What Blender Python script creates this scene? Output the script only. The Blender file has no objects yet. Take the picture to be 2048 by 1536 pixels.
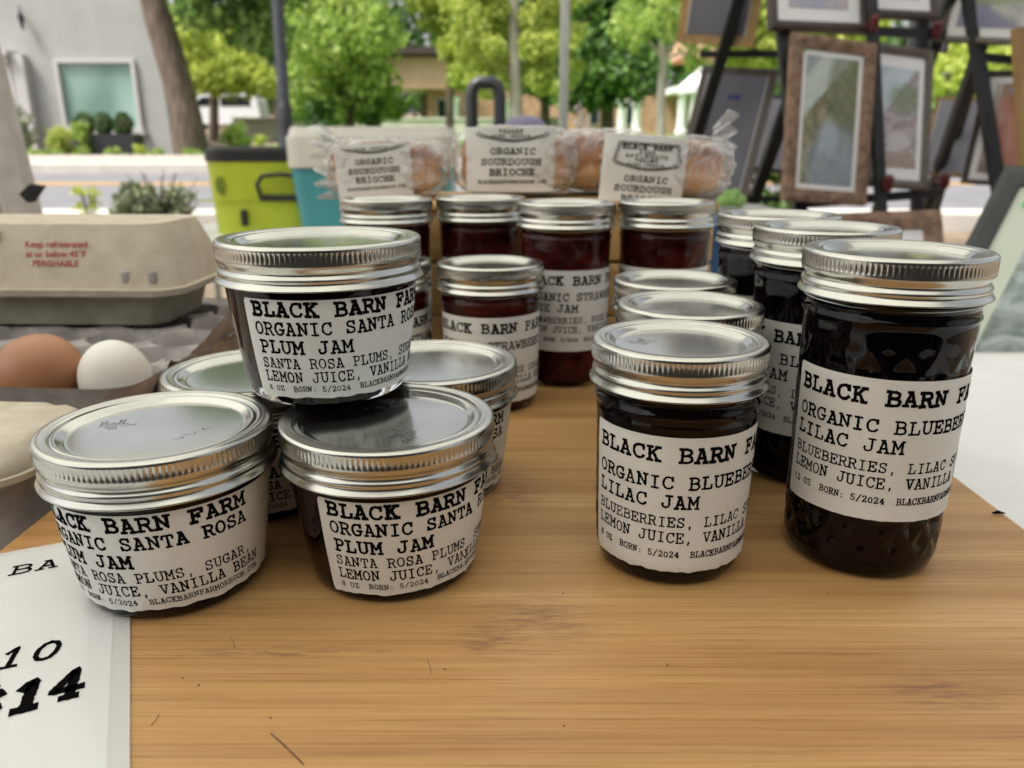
import bpy, bmesh, math, random
from mathutils import Vector, Matrix, noise as mnoise
random.seed(7)
PI = math.pi; R = math.radians
C = bpy.context.scene.collection
SC = bpy.context.scene

# ---------------------------------------------------------------- camera, sky, sun, exposure
ZB = 0.765                      # top of the cutting board
ZC = ZB + 0.177                 # camera height
FPX = 1570.0                    # focal length in pixels of the 2048 wide photo
PITCH = R(17.04)
SLOPE = 0.035                   # the street climbs gently away from the stall
cam = bpy.data.cameras.new('camera'); camo = bpy.data.objects.new('camera', cam); C.objects.link(camo)
camo.location = (0, 0, ZC); camo.rotation_euler = (PI/2 - PITCH, 0, 0)
cam.sensor_width = 5.64; cam.lens = FPX/2048*5.64; cam.sensor_fit = 'HORIZONTAL'
cam.clip_start = 0.01; cam.clip_end = 2000
cam.dof.use_dof = True; cam.dof.focus_distance = 0.305; cam.dof.aperture_fstop = 1.9
SC.camera = camo
SUN_EL, SUN_AZ = R(58), R(-120)
w = bpy.data.worlds.new('World'); SC.world = w; w.use_nodes = True
nt = w.node_tree; bg = nt.nodes['Background']
sky = nt.nodes.new('ShaderNodeTexSky'); sky.sky_type = 'NISHITA'; sky.sun_disc = False
sky.sun_elevation = SUN_EL; sky.sun_rotation = SUN_AZ; sky.dust_density = 6.0; sky.air_density = 1.0; sky.ozone_density = 1.0
hs = nt.nodes.new('ShaderNodeHueSaturation'); hs.inputs['Saturation'].default_value = 0.22
nt.links.new(sky.outputs[0], hs.inputs['Color']); nt.links.new(hs.outputs[0], bg.inputs[0]); bg.inputs[1].default_value = 0.15
sl = bpy.data.lights.new('sun', 'SUN'); sl.energy = 3.0; sl.angle = R(12); sl.color = (1, .95, .87)
so = bpy.data.objects.new('sun', sl); C.objects.link(so)
# sky sun_rotation turns clockwise from +Y
sd = Vector((math.sin(SUN_AZ)*math.cos(SUN_EL), math.cos(SUN_AZ)*math.cos(SUN_EL), math.sin(SUN_EL)))
so.rotation_euler = sd.to_track_quat('Z', 'Y').to_euler()
SC.view_settings.view_transform = 'Standard'; SC.view_settings.look = 'None'
SC.view_settings.exposure = 0.72; SC.view_settings.gamma = 1.0
SC.cycles.max_bounces = 14; SC.cycles.transparent_max_bounces = 16; SC.cycles.transmission_bounces = 8
SC.cycles.sample_clamp_indirect = 4.0

# ---------------------------------------------------------------- helpers
CP, SP = math.cos(PITCH), math.sin(PITCH)
def ray(px, py):
    x = (px-1024)/FPX; u = (768-py)/FPX
    return Vector((x, CP+u*SP, -SP+u*CP))
def at(px, py, Y):              # the point seen at that pixel of the photo, Y metres ahead
    d = ray(px, py); return Vector((0, 0, ZC)) + d*(Y/d.y)
def on_z(px, py, z):            # the point of a level plane
    d = ray(px, py); return Vector((0, 0, ZC)) + d*((z-ZC)/d.z)
def on_ground(px, py):
    d = ray(px, py); return Vector((0, 0, ZC)) + d*(ZC/(SLOPE*d.y - d.z))
def gz(y): return SLOPE*y
def rnd(a, b): return random.uniform(a, b)
def nz(x, y, z=0.0): return mnoise.noise(Vector((x, y, z)))

class MB:                       # gathers shapes into one mesh
    def __init__(s): s.v = []; s.f = []
    def add(s, vs, fs):
        b = len(s.v); s.v += [tuple(v) for v in vs]; s.f += [tuple(b+i for i in f) for f in fs]; return s
    def box(s, c, d, M=None, bev=0.0):
        x, y, z = d[0]/2, d[1]/2, d[2]/2
        if bev <= 0:
            vs = [Vector((i*x, j*y, k*z)) for i in (-1, 1) for j in (-1, 1) for k in (-1, 1)]
            fs = [(0,1,3,2),(4,6,7,5),(0,4,5,1),(2,3,7,6),(0,2,6,4),(1,5,7,3)]
        else:
            bm = bmesh.new(); bmesh.ops.create_cube(bm, size=1)
            for v in bm.verts: v.co = Vector((v.co.x*d[0], v.co.y*d[1], v.co.z*d[2]))
            bmesh.ops.bevel(bm, geom=bm.edges[:], offset=bev, segments=3, affect='EDGES', profile=.5)
            vs = [v.co.copy() for v in bm.verts]; fs = [[v.index for v in f.verts] for f in bm.faces]; bm.free()
        c = Vector(c)
        vs = [(M @ v if M else v) + c for v in vs]
        return s.add(vs, fs)
    def lathe(s, prof, n=64, fn=None, close=False, M=None):
        vs = []; fs = []
        for i, (r, z) in enumerate(prof):
            for k in range(n):
                a = 2*PI*k/n; rr = fn(r, z, a, i) if fn else r
                vs.append((rr*math.cos(a), rr*math.sin(a), z))
        m = len(prof)
        for i in range(m-1):
            for k in range(n):
                k2 = (k+1) % n
                fs.append((i*n+k, i*n+k2, (i+1)*n+k2, (i+1)*n+k))
        if close: fs.append(tuple(range(n-1, -1, -1))); fs.append(tuple((m-1)*n+k for k in range(n)))
        if M: vs = [M @ Vector(v) for v in vs]
        return s.add(vs, fs)
    def tube(s, pts, rad, n=10, cap=True):
        pts = [Vector(p) for p in pts]
        rad = rad if isinstance(rad, (list, tuple)) else [rad]*len(pts)
        vs = []; fs = []; up = None
        for i, p in enumerate(pts):
            t = (pts[min(i+1, len(pts)-1)] - pts[max(i-1, 0)]).normalized()
            if up is None: up = Vector((0, 0, 1)) if abs(t.z) < .9 else Vector((1, 0, 0))
            a = t.cross(up).normalized(); b = a.cross(t).normalized(); up = b
            for k in range(n):
                q = 2*PI*k/n; vs.append(p + (a*math.cos(q)+b*math.sin(q))*rad[i])
        for i in range(len(pts)-1):
            for k in range(n):
                k2 = (k+1) % n; fs.append((i*n+k, i*n+k2, (i+1)*n+k2, (i+1)*n+k))
        if cap: fs.append(tuple(range(n-1, -1, -1))); fs.append(tuple((len(pts)-1)*n+k for k in range(n)))
        return s.add(vs, fs)
    def bar(s, a, b, wx, wy, up=(0, 1, 0)):     # square bar from a to b
        a = Vector(a); b = Vector(b); t = (b-a).normalized(); u = Vector(up)
        x = t.cross(u).normalized(); y = x.cross(t).normalized()
        vs = [p + x*i*wx/2 + y*j*wy/2 for p in (a, b) for i, j in ((-1,-1),(1,-1),(1,1),(-1,1))]
        return s.add(vs, [(3,2,1,0),(4,5,6,7),(0,1,5,4),(1,2,6,5),(2,3,7,6),(3,0,4,7)])
    def prism(s, poly, d):      # polygon of points pushed along vector d
        n = len(poly); d = Vector(d); vs = [Vector(p) for p in poly] + [Vector(p)+d for p in poly]
        return s.add(vs, [tuple(range(n)), tuple(range(2*n-1, n-1, -1))] + [((i+1) % n, i, n+i, n+(i+1) % n) for i in range(n)])
    def sheet(s, fn, nu, nv):   # grid surface fn(i/nu, j/nv)
        vs = [fn(i/nu, j/nv) for j in range(nv+1) for i in range(nu+1)]
        return s.add(vs, [(j*(nu+1)+i, j*(nu+1)+i+1, (j+1)*(nu+1)+i+1, (j+1)*(nu+1)+i) for j in range(nv) for i in range(nu)])
    def ball(s, c, r, fn=None, nu=32, nv=18):
        c = Vector(c); r = Vector(r) if hasattr(r, '__len__') else Vector((r, r, r)); vs = []; fs = []
        for j in range(nv+1):
            t = PI*j/nv
            for i in range(nu):
                p = 2*PI*i/nu; d = Vector((math.sin(t)*math.cos(p), math.sin(t)*math.sin(p), math.cos(t)))
                k = fn(d) if fn else 1.0
                vs.append(c + Vector((d.x*r.x, d.y*r.y, d.z*r.z))*k)
        for j in range(nv):
            for i in range(nu):
                i2 = (i+1) % nu; fs.append((j*nu+i, (j+1)*nu+i, (j+1)*nu+i2, j*nu+i2))
        return s.add(vs, fs)
    def leaf(s, p, size, asp=.6):
        n = Vector((rnd(-1, 1), rnd(-1, 1), rnd(-.6, 1))).normalized(); t = n.orthogonal().normalized()
        t = Matrix.Rotation(rnd(0, 6.28), 3, n) @ t; b = n.cross(t)
        s.add([p-t*size, p+b*size*asp+n*size*.15, p+t*size, p-b*size*asp+n*size*.15], [(0, 1, 2, 3)])
    def build(s, name, mat, parent=None, smooth=35, fixn=False):
        me = bpy.data.meshes.new(name); me.from_pydata(s.v, [], s.f); me.materials.append(mat)
        if fixn:
            bm = bmesh.new(); bm.from_mesh(me); bmesh.ops.remove_doubles(bm, verts=bm.verts[:], dist=1e-6)
            bmesh.ops.recalc_face_normals(bm, faces=bm.faces[:]); bm.to_mesh(me); bm.free()
        if smooth:
            me.shade_smooth()
            if smooth < 180: me.set_sharp_from_angle(angle=R(smooth))
        o = bpy.data.objects.new(name, me); C.objects.link(o)
        if parent: o.parent = parent
        return o

def tag(o, label=None, cat=None, group=None, kind=None):
    for k, v in (('label', label), ('category', cat), ('group', group), ('kind', kind)):
        if v: o[k] = v
    return o
def thing(name, label, cat, loc=(0, 0, 0), rz=0.0, group=None):
    o = bpy.data.objects.new(name, None); C.objects.link(o); o.empty_display_size = .05
    o.location = loc; o.rotation_euler = (0, 0, rz); return tag(o, label, cat, group)
def kids(o): return [c for c in bpy.data.objects if c.parent == o]
def dup(o, parent=None):
    c = o.copy(); C.objects.link(c); c.parent = parent
    for ch in kids(o): dup(ch, c)
    return c
def struct(o): o['kind'] = 'structure'; return o

# ---------------------------------------------------------------- materials
def mat(name, col, rough=.6, metal=0.0, **kw):
    m = bpy.data.materials.new(name); m.use_nodes = True; b = m.node_tree.nodes['Principled BSDF']
    b.inputs['Base Color'].default_value = (*col, 1); b.inputs['Roughness'].default_value = rough; b.inputs['Metallic'].default_value = metal
    for k, v in kw.items(): b.inputs[k.replace('_', ' ')].default_value = v
    return m
def nodes(m): return m.node_tree.nodes, m.node_tree.links, m.node_tree.nodes['Principled BSDF']
def ramp(N, stops, interp='LINEAR'):
    r = N.new('ShaderNodeValToRGB'); r.color_ramp.interpolation = interp; e = r.color_ramp.elements
    while len(e) < len(stops): e.new(.5)
    for k, (p, c) in zip(e, stops): k.position = p; k.color = (*c, 1) if len(c) == 3 else c
    return r
def nmat(name, c1, c2, scale=20, rough=.6, bump=0.0, metal=0.0, stretch=(1, 1, 1), detail=6, lo=.35, hi=.65, bscale=None, bdist=.002, **kw):
    m = mat(name, c1, rough, metal, **kw); N, L, b = nodes(m)
    tc = N.new('ShaderNodeTexCoord'); mp = N.new('ShaderNodeMapping'); mp.inputs['Scale'].default_value = stretch
    L.new(tc.outputs['Object'], mp.inputs[0])
    n = N.new('ShaderNodeTexNoise'); n.inputs['Scale'].default_value = scale; n.inputs['Detail'].default_value = detail
    L.new(mp.outputs[0], n.inputs['Vector']); r = ramp(N, [(lo, c1), (hi, c2)]); L.new(n.outputs['Fac'], r.inputs[0]); L.new(r.outputs[0], b.inputs['Base Color'])
    if bump:
        n2 = N.new('ShaderNodeTexNoise'); n2.inputs['Scale'].default_value = bscale or scale*4; n2.inputs['Detail'].default_value = 8
        L.new(mp.outputs[0], n2.inputs['Vector']); bp = N.new('ShaderNodeBump'); bp.inputs['Strength'].default_value = bump; bp.inputs['Distance'].default_value = bdist
        L.new(n2.outputs['Fac'], bp.inputs['Height']); L.new(bp.outputs[0], b.inputs['Normal'])
    return m
def leafmat(name, cols, trans=.52):
    m = bpy.data.materials.new(name); m.use_nodes = True; N, L = m.node_tree.nodes, m.node_tree.links
    b = N['Principled BSDF']; b.inputs['Roughness'].default_value = .55; out = N['Material Output']
    g = N.new('ShaderNodeNewGeometry'); n = N.new('ShaderNodeTexNoise'); n.inputs['Scale'].default_value = .9; n.inputs['Detail'].default_value = 3
    tc = N.new('ShaderNodeTexCoord'); L.new(tc.outputs['Object'], n.inputs['Vector'])
    ad = N.new('ShaderNodeMath'); ad.operation = 'MULTIPLY_ADD'; ad.inputs[1].default_value = .45
    L.new(g.outputs['Random Per Island'], ad.inputs[0])
    mu = N.new('ShaderNodeMath'); mu.operation = 'MULTIPLY'; mu.inputs[1].default_value = .75; L.new(n.outputs['Fac'], mu.inputs[0]); L.new(mu.outputs[0], ad.inputs[2])
    k = len(cols); r = ramp(N, [(.18+.65*i/(k-1), c) for i, c in enumerate(cols)]); L.new(ad.outputs[0], r.inputs[0]); L.new(r.outputs[0], b.inputs['Base Color'])
    t = N.new('ShaderNodeBsdfTranslucent'); L.new(r.outputs[0], t.inputs[0]); mx = N.new('ShaderNodeMixShader'); mx.inputs[0].default_value = trans
    L.new(b.outputs[0], mx.inputs[1]); L.new(t.outputs[0], mx.inputs[2]); L.new(mx.outputs[0], out.inputs[0])
    return m
M = {}
M['metal'] = nmat('band_metal', (.52, .515, .48), (.60, .59, .55), 40, .23, metal=1.0)
M['lid'] = nmat('lid_metal', (.53, .53, .505), (.60, .60, .57), 25, .17, metal=1.0)
M['glass'] = mat('jar_glass', (.96, .98, .97), .02, Transmission_Weight=1.0, IOR=1.34)
def jam(name, c1, c2):
    m = nmat(name, c1, c2, 55, .4, bump=.25, bscale=70, lo=.4, hi=.72, Specular_IOR_Level=0.0)
    return m
M['plum'] = jam('plum_jam', (.010, .002, .003), (.032, .005, .006))
M['berry'] = jam('blueberry_jam', (.0022, .0010, .0026), (.007, .002, .004))
M['straw'] = jam('strawberry_jam', (.045, .005, .006), (.13, .018, .014))
M['paper'] = nmat('label_paper', (.74, .74, .725), (.79, .79, .775), 30, .55, bump=.05, bscale=120, bdist=.0003)
M['ink'] = mat('ink', (.006, .0055, .0055), .8, Specular_IOR_Level=0.0)
M['grayink'] = mat('lid_ink', (.16, .16, .155), .5, .6)
M['redink'] = mat('red_ink', (.42, .07, .05), .7)
M['wet_paper'] = nmat('sheet_paper', (.80, .80, .79), (.84, .84, .83), 12, .35)
M['laminate'] = mat('laminate', (.86, .86, .86), .16, Alpha=.55)
M['beigepulp'] = nmat('beige_pulp', (.49, .43, .33), (.58, .52, .42), 60, .9, bump=.5, bscale=260, bdist=.0008)
M['greypulp'] = nmat('grey_pulp', (.30, .275, .27), (.42, .39, .38), 50, .95, bump=.6, bscale=240, bdist=.001)
M['olivepulp'] = nmat('olive_pulp', (.30, .29, .23), (.38, .37, .30), 50, .95, bump=.5, bscale=240, bdist=.001)
M['brownegg'] = nmat('brown_egg_shell', (.36, .16, .075), (.42, .20, .10), 30, .45, bump=.05, bscale=400, bdist=.0004, Subsurface_Weight=.1)
M['whiteegg'] = nmat('white_egg_shell', (.78, .75, .71), (.82, .80, .76), 20, .42, bump=.05, bscale=400, bdist=.0004, Subsurface_Weight=.1)
M['cloth'] = nmat('white_cloth', (.78, .775, .775), (.84, .835, .835), 14, .9, bump=.6, bscale=60, bdist=.003)
M['crust'] = nmat('brioche_crust', (.36, .12, .025), (.66, .31, .085), 18, .42, bump=.15, bscale=50, bdist=.002)
M['black'] = nmat('black_paint', (.010, .011, .013), (.022, .023, .026), 30, .5)
M['blackplastic'] = nmat('black_plastic', (.014, .015, .017), (.024, .025, .028), 50, .38)
M['lime'] = nmat('lime_plastic', (.40, .48, .03), (.45, .53, .04), 8, .38)
M['teal'] = nmat('teal_plastic', (.05, .27, .31), (.07, .32, .36), 8, .4)
M['offwhite'] = nmat('off_white_plastic', (.66, .64, .58), (.72, .70, .64), 10, .45)
M['purple'] = nmat('purple_plastic', (.16, .145, .24), (.20, .18, .29), 10, .5)
M['canvas'] = nmat('beige_canvas', (.50, .45, .41), (.60, .55, .51), 30, .9, bump=.3, bscale=200)
M['blue'] = nmat('blue_fabric', (.025, .07, .17), (.04, .10, .23), 25, .8)
M['tape'] = mat('blue_tape', (.015, .03, .16), .6)
M['dot'] = mat('green_sticker', (.03, .55, .10), .5)
M['redclamp'] = mat('dark_red_plastic', (.10, .012, .015), .4)
M['matboard'] = nmat('mat_board', (.84, .84, .86), (.87, .87, .89), 10, .7)
M['matsage'] = nmat('sage_mat_board', (.55, .60, .50), (.60, .65, .55), 10, .6)
M['darkframe'] = nmat('dark_brown_frame', (.045, .030, .028), (.075, .052, .046), 30, .4, stretch=(1, 1, .2))
M['greyframe'] = nmat('grey_brown_frame', (.105, .085, .072), (.15, .125, .105), 30, .45)
M['blackframe'] = nmat('black_frame', (.020, .021, .023), (.032, .033, .035), 30, .42)
M['barkframe'] = nmat('bark_frame', (.15, .09, .06), (.31, .19, .13), 44, .75, bump=.9, bscale=120, bdist=.003, lo=.36, hi=.60)
M['tanframe'] = nmat('tan_wood_frame', (.32, .19, .07), (.42, .27, .11), 30, .5, stretch=(1, 1, .15))
M['backing'] = nmat('grey_backing', (.125, .125, .155), (.15, .15, .185), 6, .8)
M['paleback'] = nmat('pale_backing', (.30, .30, .345), (.34, .34, .385), 6, .8)
M['crate'] = nmat('crate_wood', (.42, .24, .08), (.58, .37, .15), 14, .55, bump=.2, stretch=(.4, 1, 5))
M['post'] = nmat('grey_post', (.48, .49, .47), (.55, .56, .54), 10, .45, metal=.3)
M['lamp'] = nmat('dark_lamp_post', (.03, .035, .045), (.05, .056, .066), 10, .45)
M['bark'] = nmat('tree_bark', (.075, .055, .042), (.16, .12, .095), 12, .95, bump=.8, stretch=(1, 1, .25), bdist=.02)
M['palebark'] = nmat('pale_bark', (.28, .25, .215), (.40, .37, .32), 10, .9, stretch=(1, 1, .25))
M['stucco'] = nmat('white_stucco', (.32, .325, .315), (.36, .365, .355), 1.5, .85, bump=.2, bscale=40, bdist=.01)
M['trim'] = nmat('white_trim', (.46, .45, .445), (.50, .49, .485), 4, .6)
M['pane'] = nmat('teal_reflections', (.16, .27, .23), (.32, .46, .41), .55, .06, detail=1.5, lo=.42, hi=.58, stretch=(1.2, 1, .5))  # teal and paler patches paint reflections onto the window pane
M['darkglass'] = mat('dark_glass', (.02, .024, .028), .08)
M['tan'] = nmat('tan_render', (.52, .34, .22), (.58, .39, .26), 1.2, .9)
M['brownwall'] = nmat('brown_brick', (.33, .19, .12), (.44, .27, .18), 3, .9)
M['white'] = nmat('white_paint', (.78, .78, .79), (.83, .83, .84), 6, .5)
M['carwhite'] = mat('white_car_paint', (.80, .81, .83), .25, Coat_Weight=.6)
M['vanpaint'] = mat('added_van_paint', (.02, .021, .023), .35)
M['tyre'] = nmat('tyre', (.015, .015, .015), (.03, .03, .03), 20, .85)
M['paleconcrete'] = nmat('pale_concrete', (.55, .52, .47), (.66, .63, .58), 2, .9)
M['asphalt'] = nmat('asphalt', (.145, .145, .155), (.19, .19, .20), 3, .9, bump=.3, bscale=80, bdist=.004)
M['yellow'] = nmat('yellow_paint', (.60, .30, .04), (.66, .36, .06), 5, .7)
M['curb'] = nmat('curb_concrete', (.46, .43, .39), (.56, .53, .48), 3, .9)
M['soil'] = nmat('ground_soil', (.13, .095, .065), (.22, .17, .11), 2.5, .95, bump=.4, bscale=30, bdist=.02)
M['lawn'] = nmat('lawn_green', (.10, .22, .03), (.17, .32, .06), 2, .95, bump=.6, bscale=30, bdist=.03)
M['sidewalk'] = nmat('sidewalk', (.33, .29, .255), (.41, .37, .33), 2, .9)
M['fruit'] = nmat('green_fruit', (.16, .30, .06), (.26, .42, .12), 20, .5)
LM = {
 'maple': leafmat('maple_leaves', [(.09, .17, .03), (.28, .42, .08), (.54, .64, .18)]),
 'lime': leafmat('yellow_green_leaves', [(.30, .40, .05), (.52, .60, .11), (.70, .74, .24)]),
 'ginkgo': leafmat('fresh_green_leaves', [(.14, .21, .03), (.38, .47, .08), (.62, .66, .19)]),
 'dark': leafmat('dark_green_leaves', [(.012, .035, .010), (.055, .125, .022), (.17, .31, .06)], .3),
 'mid': leafmat('mid_green_leaves', [(.03, .07, .018), (.12, .21, .05), (.30, .42, .12)]),
 'box': leafmat('boxwood_leaves', [(.02, .06, .012), (.04, .10, .015), (.07, .16, .025)], .2),
 'sage': leafmat('grey_green_leaves', [(.10, .11, .06), (.17, .20, .11), (.26, .30, .16)], .3),
 'far': leafmat('far_wood_leaves', [(.02, .05, .015), (.06, .13, .03), (.17, .29, .07)], .35),
}

def bamboo():
    m = mat('bamboo_board', (.5, .3, .12), .4, Specular_IOR_Level=.35); N, L, b = nodes(m)
    tc = N.new('ShaderNodeTexCoord')
    def tex(sx, sy, scale, detail, rough=.5, off=0.0, dist=0.0):
        mp = N.new('ShaderNodeMapping'); mp.inputs['Scale'].default_value = (sx, sy, 1); mp.inputs['Location'].default_value = (off, off, 0)
        mp.inputs['Rotation'].default_value = (0, 0, R(1.5))
        L.new(tc.outputs['Object'], mp.inputs[0]); n = N.new('ShaderNodeTexNoise'); n.inputs['Scale'].default_value = scale
        n.inputs['Detail'].default_value = detail; n.inputs['Roughness'].default_value = rough; n.inputs['Distortion'].default_value = dist
        L.new(mp.outputs[0], n.inputs['Vector']); return n.outputs['Fac']
    def mixc(f, a, c, mode='MIX'):
        x = N.new('ShaderNodeMix'); x.data_type = 'RGBA'; x.blend_type = mode
        if isinstance(f, float): x.inputs[0].default_value = f
        else: L.new(f, x.inputs[0])
        for i, q in ((6, a), (7, c)):
            if isinstance(q, tuple): x.inputs[i].default_value = (*q, 1)
            else: L.new(q, x.inputs[i])
        return x.outputs[2]
    strips = ramp(N, [(.3, (.37, .185, .065)), (.5, (.50, .28, .108)), (.7, (.64, .39, .165))]); L.new(tex(1.6, 34, 1, 5, .62), strips.inputs[0])
    fib = ramp(N, [(.34, (.62, .55, .48)), (.47, (.95, .94, .93)), (.66, (1.12, 1.10, 1.06))]); L.new(tex(8, 760, 1, 5, .75, 3.1), fib.inputs[0])
    col = mixc(.9, strips.outputs[0], fib.outputs[0], 'MULTIPLY')
    dk = ramp(N, [(.60, (0, 0, 0)), (.78, (.6, .6, .6))]); L.new(tex(3.4, 240, 1, 5, .65, 9.7), dk.inputs[0])
    col = mixc(dk.outputs[0], col, (.24, .11, .045))
    # purple-brown stains with shapes of their own
    def stain(cx, cy, sx, sy):
        mp = N.new('ShaderNodeMapping'); mp.inputs['Location'].default_value = (-cx/sx, -cy/sy, 0); mp.inputs['Scale'].default_value = (1/sx, 1/sy, 0)
        L.new(tc.outputs['Object'], mp.inputs[0]); ln = N.new('ShaderNodeVectorMath'); ln.operation = 'LENGTH'; L.new(mp.outputs[0], ln.inputs[0])
        q = N.new('ShaderNodeMapRange'); q.inputs[1].default_value = .25; q.inputs[2].default_value = 1.0; q.inputs[3].default_value = 1; q.inputs[4].default_value = 0
        L.new(ln.outputs['Value'], q.inputs[0]); return q.outputs[0]
    nzr = ramp(N, [(.44, (0, 0, 0)), (.60, (1, 1, 1))]); L.new(tex(60, 420, 1, 6, .7, 5.0), nzr.inputs[0])
    sm = None
    for s in STAINS:
        q = stain(*s)
        if sm is None: sm = q
        else:
            a = N.new('ShaderNodeMath'); a.operation = 'MAXIMUM'; L.new(sm, a.inputs[0]); L.new(q, a.inputs[1]); sm = a.outputs[0]
    a = N.new('ShaderNodeMath'); a.operation = 'MULTIPLY'; L.new(sm, a.inputs[0]); L.new(nzr.outputs[0], a.inputs[1])
    a2 = N.new('ShaderNodeMath'); a2.operation = 'MULTIPLY'; L.new(a.outputs[0], a2.inputs[0]); a2.inputs[1].default_value = .62
    col = mixc(a2.outputs[0], col, (.15, .065, .05))
    L.new(col, b.inputs['Base Color'])
    rr = N.new('ShaderNodeMapRange'); rr.inputs[3].default_value = .34; rr.inputs[4].default_value = .52; L.new(tex(5, 90, 1, 3, .5, 2.0), rr.inputs[0]); L.new(rr.outputs[0], b.inputs['Roughness'])
    bp = N.new('ShaderNodeBump'); bp.inputs['Strength'].default_value = .12; bp.inputs['Distance'].default_value = .0006; L.new(tex(7, 620, 1, 5, .7, 3.1), bp.inputs['Height']); L.new(bp.outputs[0], b.inputs['Normal'])
    return m
def plastic_film():
    m = bpy.data.materials.new('plastic_film'); m.use_nodes = True; N, L = m.node_tree.nodes, m.node_tree.links
    b = N['Principled BSDF']; b.inputs['Base Color'].default_value = (.86, .86, .87, 1); b.inputs['Roughness'].default_value = .09
    tc = N.new('ShaderNodeTexCoord'); n = N.new('ShaderNodeTexNoise'); n.inputs['Scale'].default_value = 30; n.inputs['Detail'].default_value = 3; n.inputs['Distortion'].default_value = 1.6
    L.new(tc.outputs['Object'], n.inputs['Vector'])
    bp = N.new('ShaderNodeBump'); bp.inputs['Strength'].default_value = 1.0; bp.inputs['Distance'].default_value = .010; L.new(n.outputs['Fac'], bp.inputs['Height']); L.new(bp.outputs[0], b.inputs['Normal'])
    lw = N.new('ShaderNodeLayerWeight'); lw.inputs[0].default_value = .35; L.new(bp.outputs[0], lw.inputs['Normal'])
    rp = ramp(N, [(.44, (.07, .07, .07)), (.53, (.20, .20, .20)), (.60, (.36, .36, .36)), (.66, (.12, .12, .12)), (.76, (.80, .80, .80))]); L.new(n.outputs['Fac'], rp.inputs[0])  # milky streaks in the opacity stand in for the film's highlights
    ad = N.new('ShaderNodeMath'); ad.operation = 'ADD'; ad.use_clamp = True
    mu = N.new('ShaderNodeMath'); mu.operation = 'MULTIPLY'; mu.inputs[1].default_value = .42; L.new(lw.outputs['Facing'], mu.inputs[0])
    L.new(rp.outputs[0], ad.inputs[0]); L.new(mu.outputs[0], ad.inputs[1])
    t = N.new('ShaderNodeBsdfTransparent'); mx = N.new('ShaderNodeMixShader')
    L.new(ad.outputs[0], mx.inputs[0]); L.new(t.outputs[0], mx.inputs[1]); L.new(b.outputs[0], mx.inputs[2]); L.new(mx.outputs[0], N['Material Output'].inputs[0])
    return m
def tent_fabric():
    m = bpy.data.materials.new('tent_fabric'); m.use_nodes = True; N, L = m.node_tree.nodes, m.node_tree.links
    b = N['Principled BSDF']; b.inputs['Base Color'].default_value = (.62, .63, .58, 1); b.inputs['Roughness'].default_value = .8
    t = N.new('ShaderNodeBsdfTranslucent'); t.inputs[0].default_value = (.80, .81, .74, 1); mx = N.new('ShaderNodeMixShader'); mx.inputs[0].default_value = .6
    L.new(b.outputs[0], mx.inputs[1]); L.new(t.outputs[0], mx.inputs[2]); L.new(mx.outputs[0], N['Material Output'].inputs[0]); return m
def printmat(name, cols, scale, stretch=(1, 1, 1), dist=.6, rough=.35, bands=None):
    m = mat(name, cols[0], rough, 0, Coat_Weight=.25); N, L, b = nodes(m)
    tc = N.new('ShaderNodeTexCoord'); mp = N.new('ShaderNodeMapping'); mp.inputs['Scale'].default_value = stretch; L.new(tc.outputs['Object'], mp.inputs[0])
    n = N.new('ShaderNodeTexNoise'); n.inputs['Scale'].default_value = scale; n.inputs['Detail'].default_value = 7; n.inputs['Distortion'].default_value = dist; n.inputs['Roughness'].default_value = .65
    L.new(mp.outputs[0], n.inputs['Vector']); k = len(cols); r = ramp(N, [(.28+.44*i/(k-1), c) for i, c in enumerate(cols)]); L.new(n.outputs['Fac'], r.inputs[0]); out = r.outputs[0]
    sx = N.new('ShaderNodeSeparateXYZ'); L.new(tc.outputs['Generated'], sx.inputs[0])
    def mth(op, a, b_=None, c=None):
        q = N.new('ShaderNodeMath'); q.operation = op
        for i, v in enumerate((a, b_, c)):
            if v is None: continue
            if isinstance(v, (int, float)): q.inputs[i].default_value = v
            else: L.new(v, q.inputs[i])
        return q.outputs[0]
    wob = mth('MULTIPLY_ADD', n.outputs['Fac'], .22, -.11); X = mth('ADD', sx.outputs[0], wob); Y_ = mth('ADD', sx.outputs[1], wob)
    for sh in (bands or []):
        # ('half', a, b, c, soft, colour): a*x+b*y > c      ('oval', cx, cy, rx, ry, soft, colour)
        if sh[0] == 'half': d = mth('SUBTRACT', mth('ADD', mth('MULTIPLY', X, sh[1]), mth('MULTIPLY', Y_, sh[2])), sh[3])
        else:
            u = mth('MULTIPLY', mth('SUBTRACT', X, sh[1]), 1/sh[3]); v = mth('MULTIPLY', mth('SUBTRACT', Y_, sh[2]), 1/sh[4])
            d = mth('SUBTRACT', 1, mth('SQRT', mth('ADD', mth('MULTIPLY', u, u), mth('MULTIPLY', v, v))))
        q = N.new('ShaderNodeMapRange'); q.inputs[1].default_value = -sh[-2]; q.inputs[2].default_value = sh[-2]; L.new(d, q.inputs[0])
        f = mth('MULTIPLY', q.outputs[0], .68)
        x = N.new('ShaderNodeMix'); x.data_type = 'RGBA'; L.new(f, x.inputs[0]); L.new(out, x.inputs[6]); x.inputs[7].default_value = (*sh[-1], 1); out = x.outputs[2]
    L.new(out, b.inputs['Base Color']); return m

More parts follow.
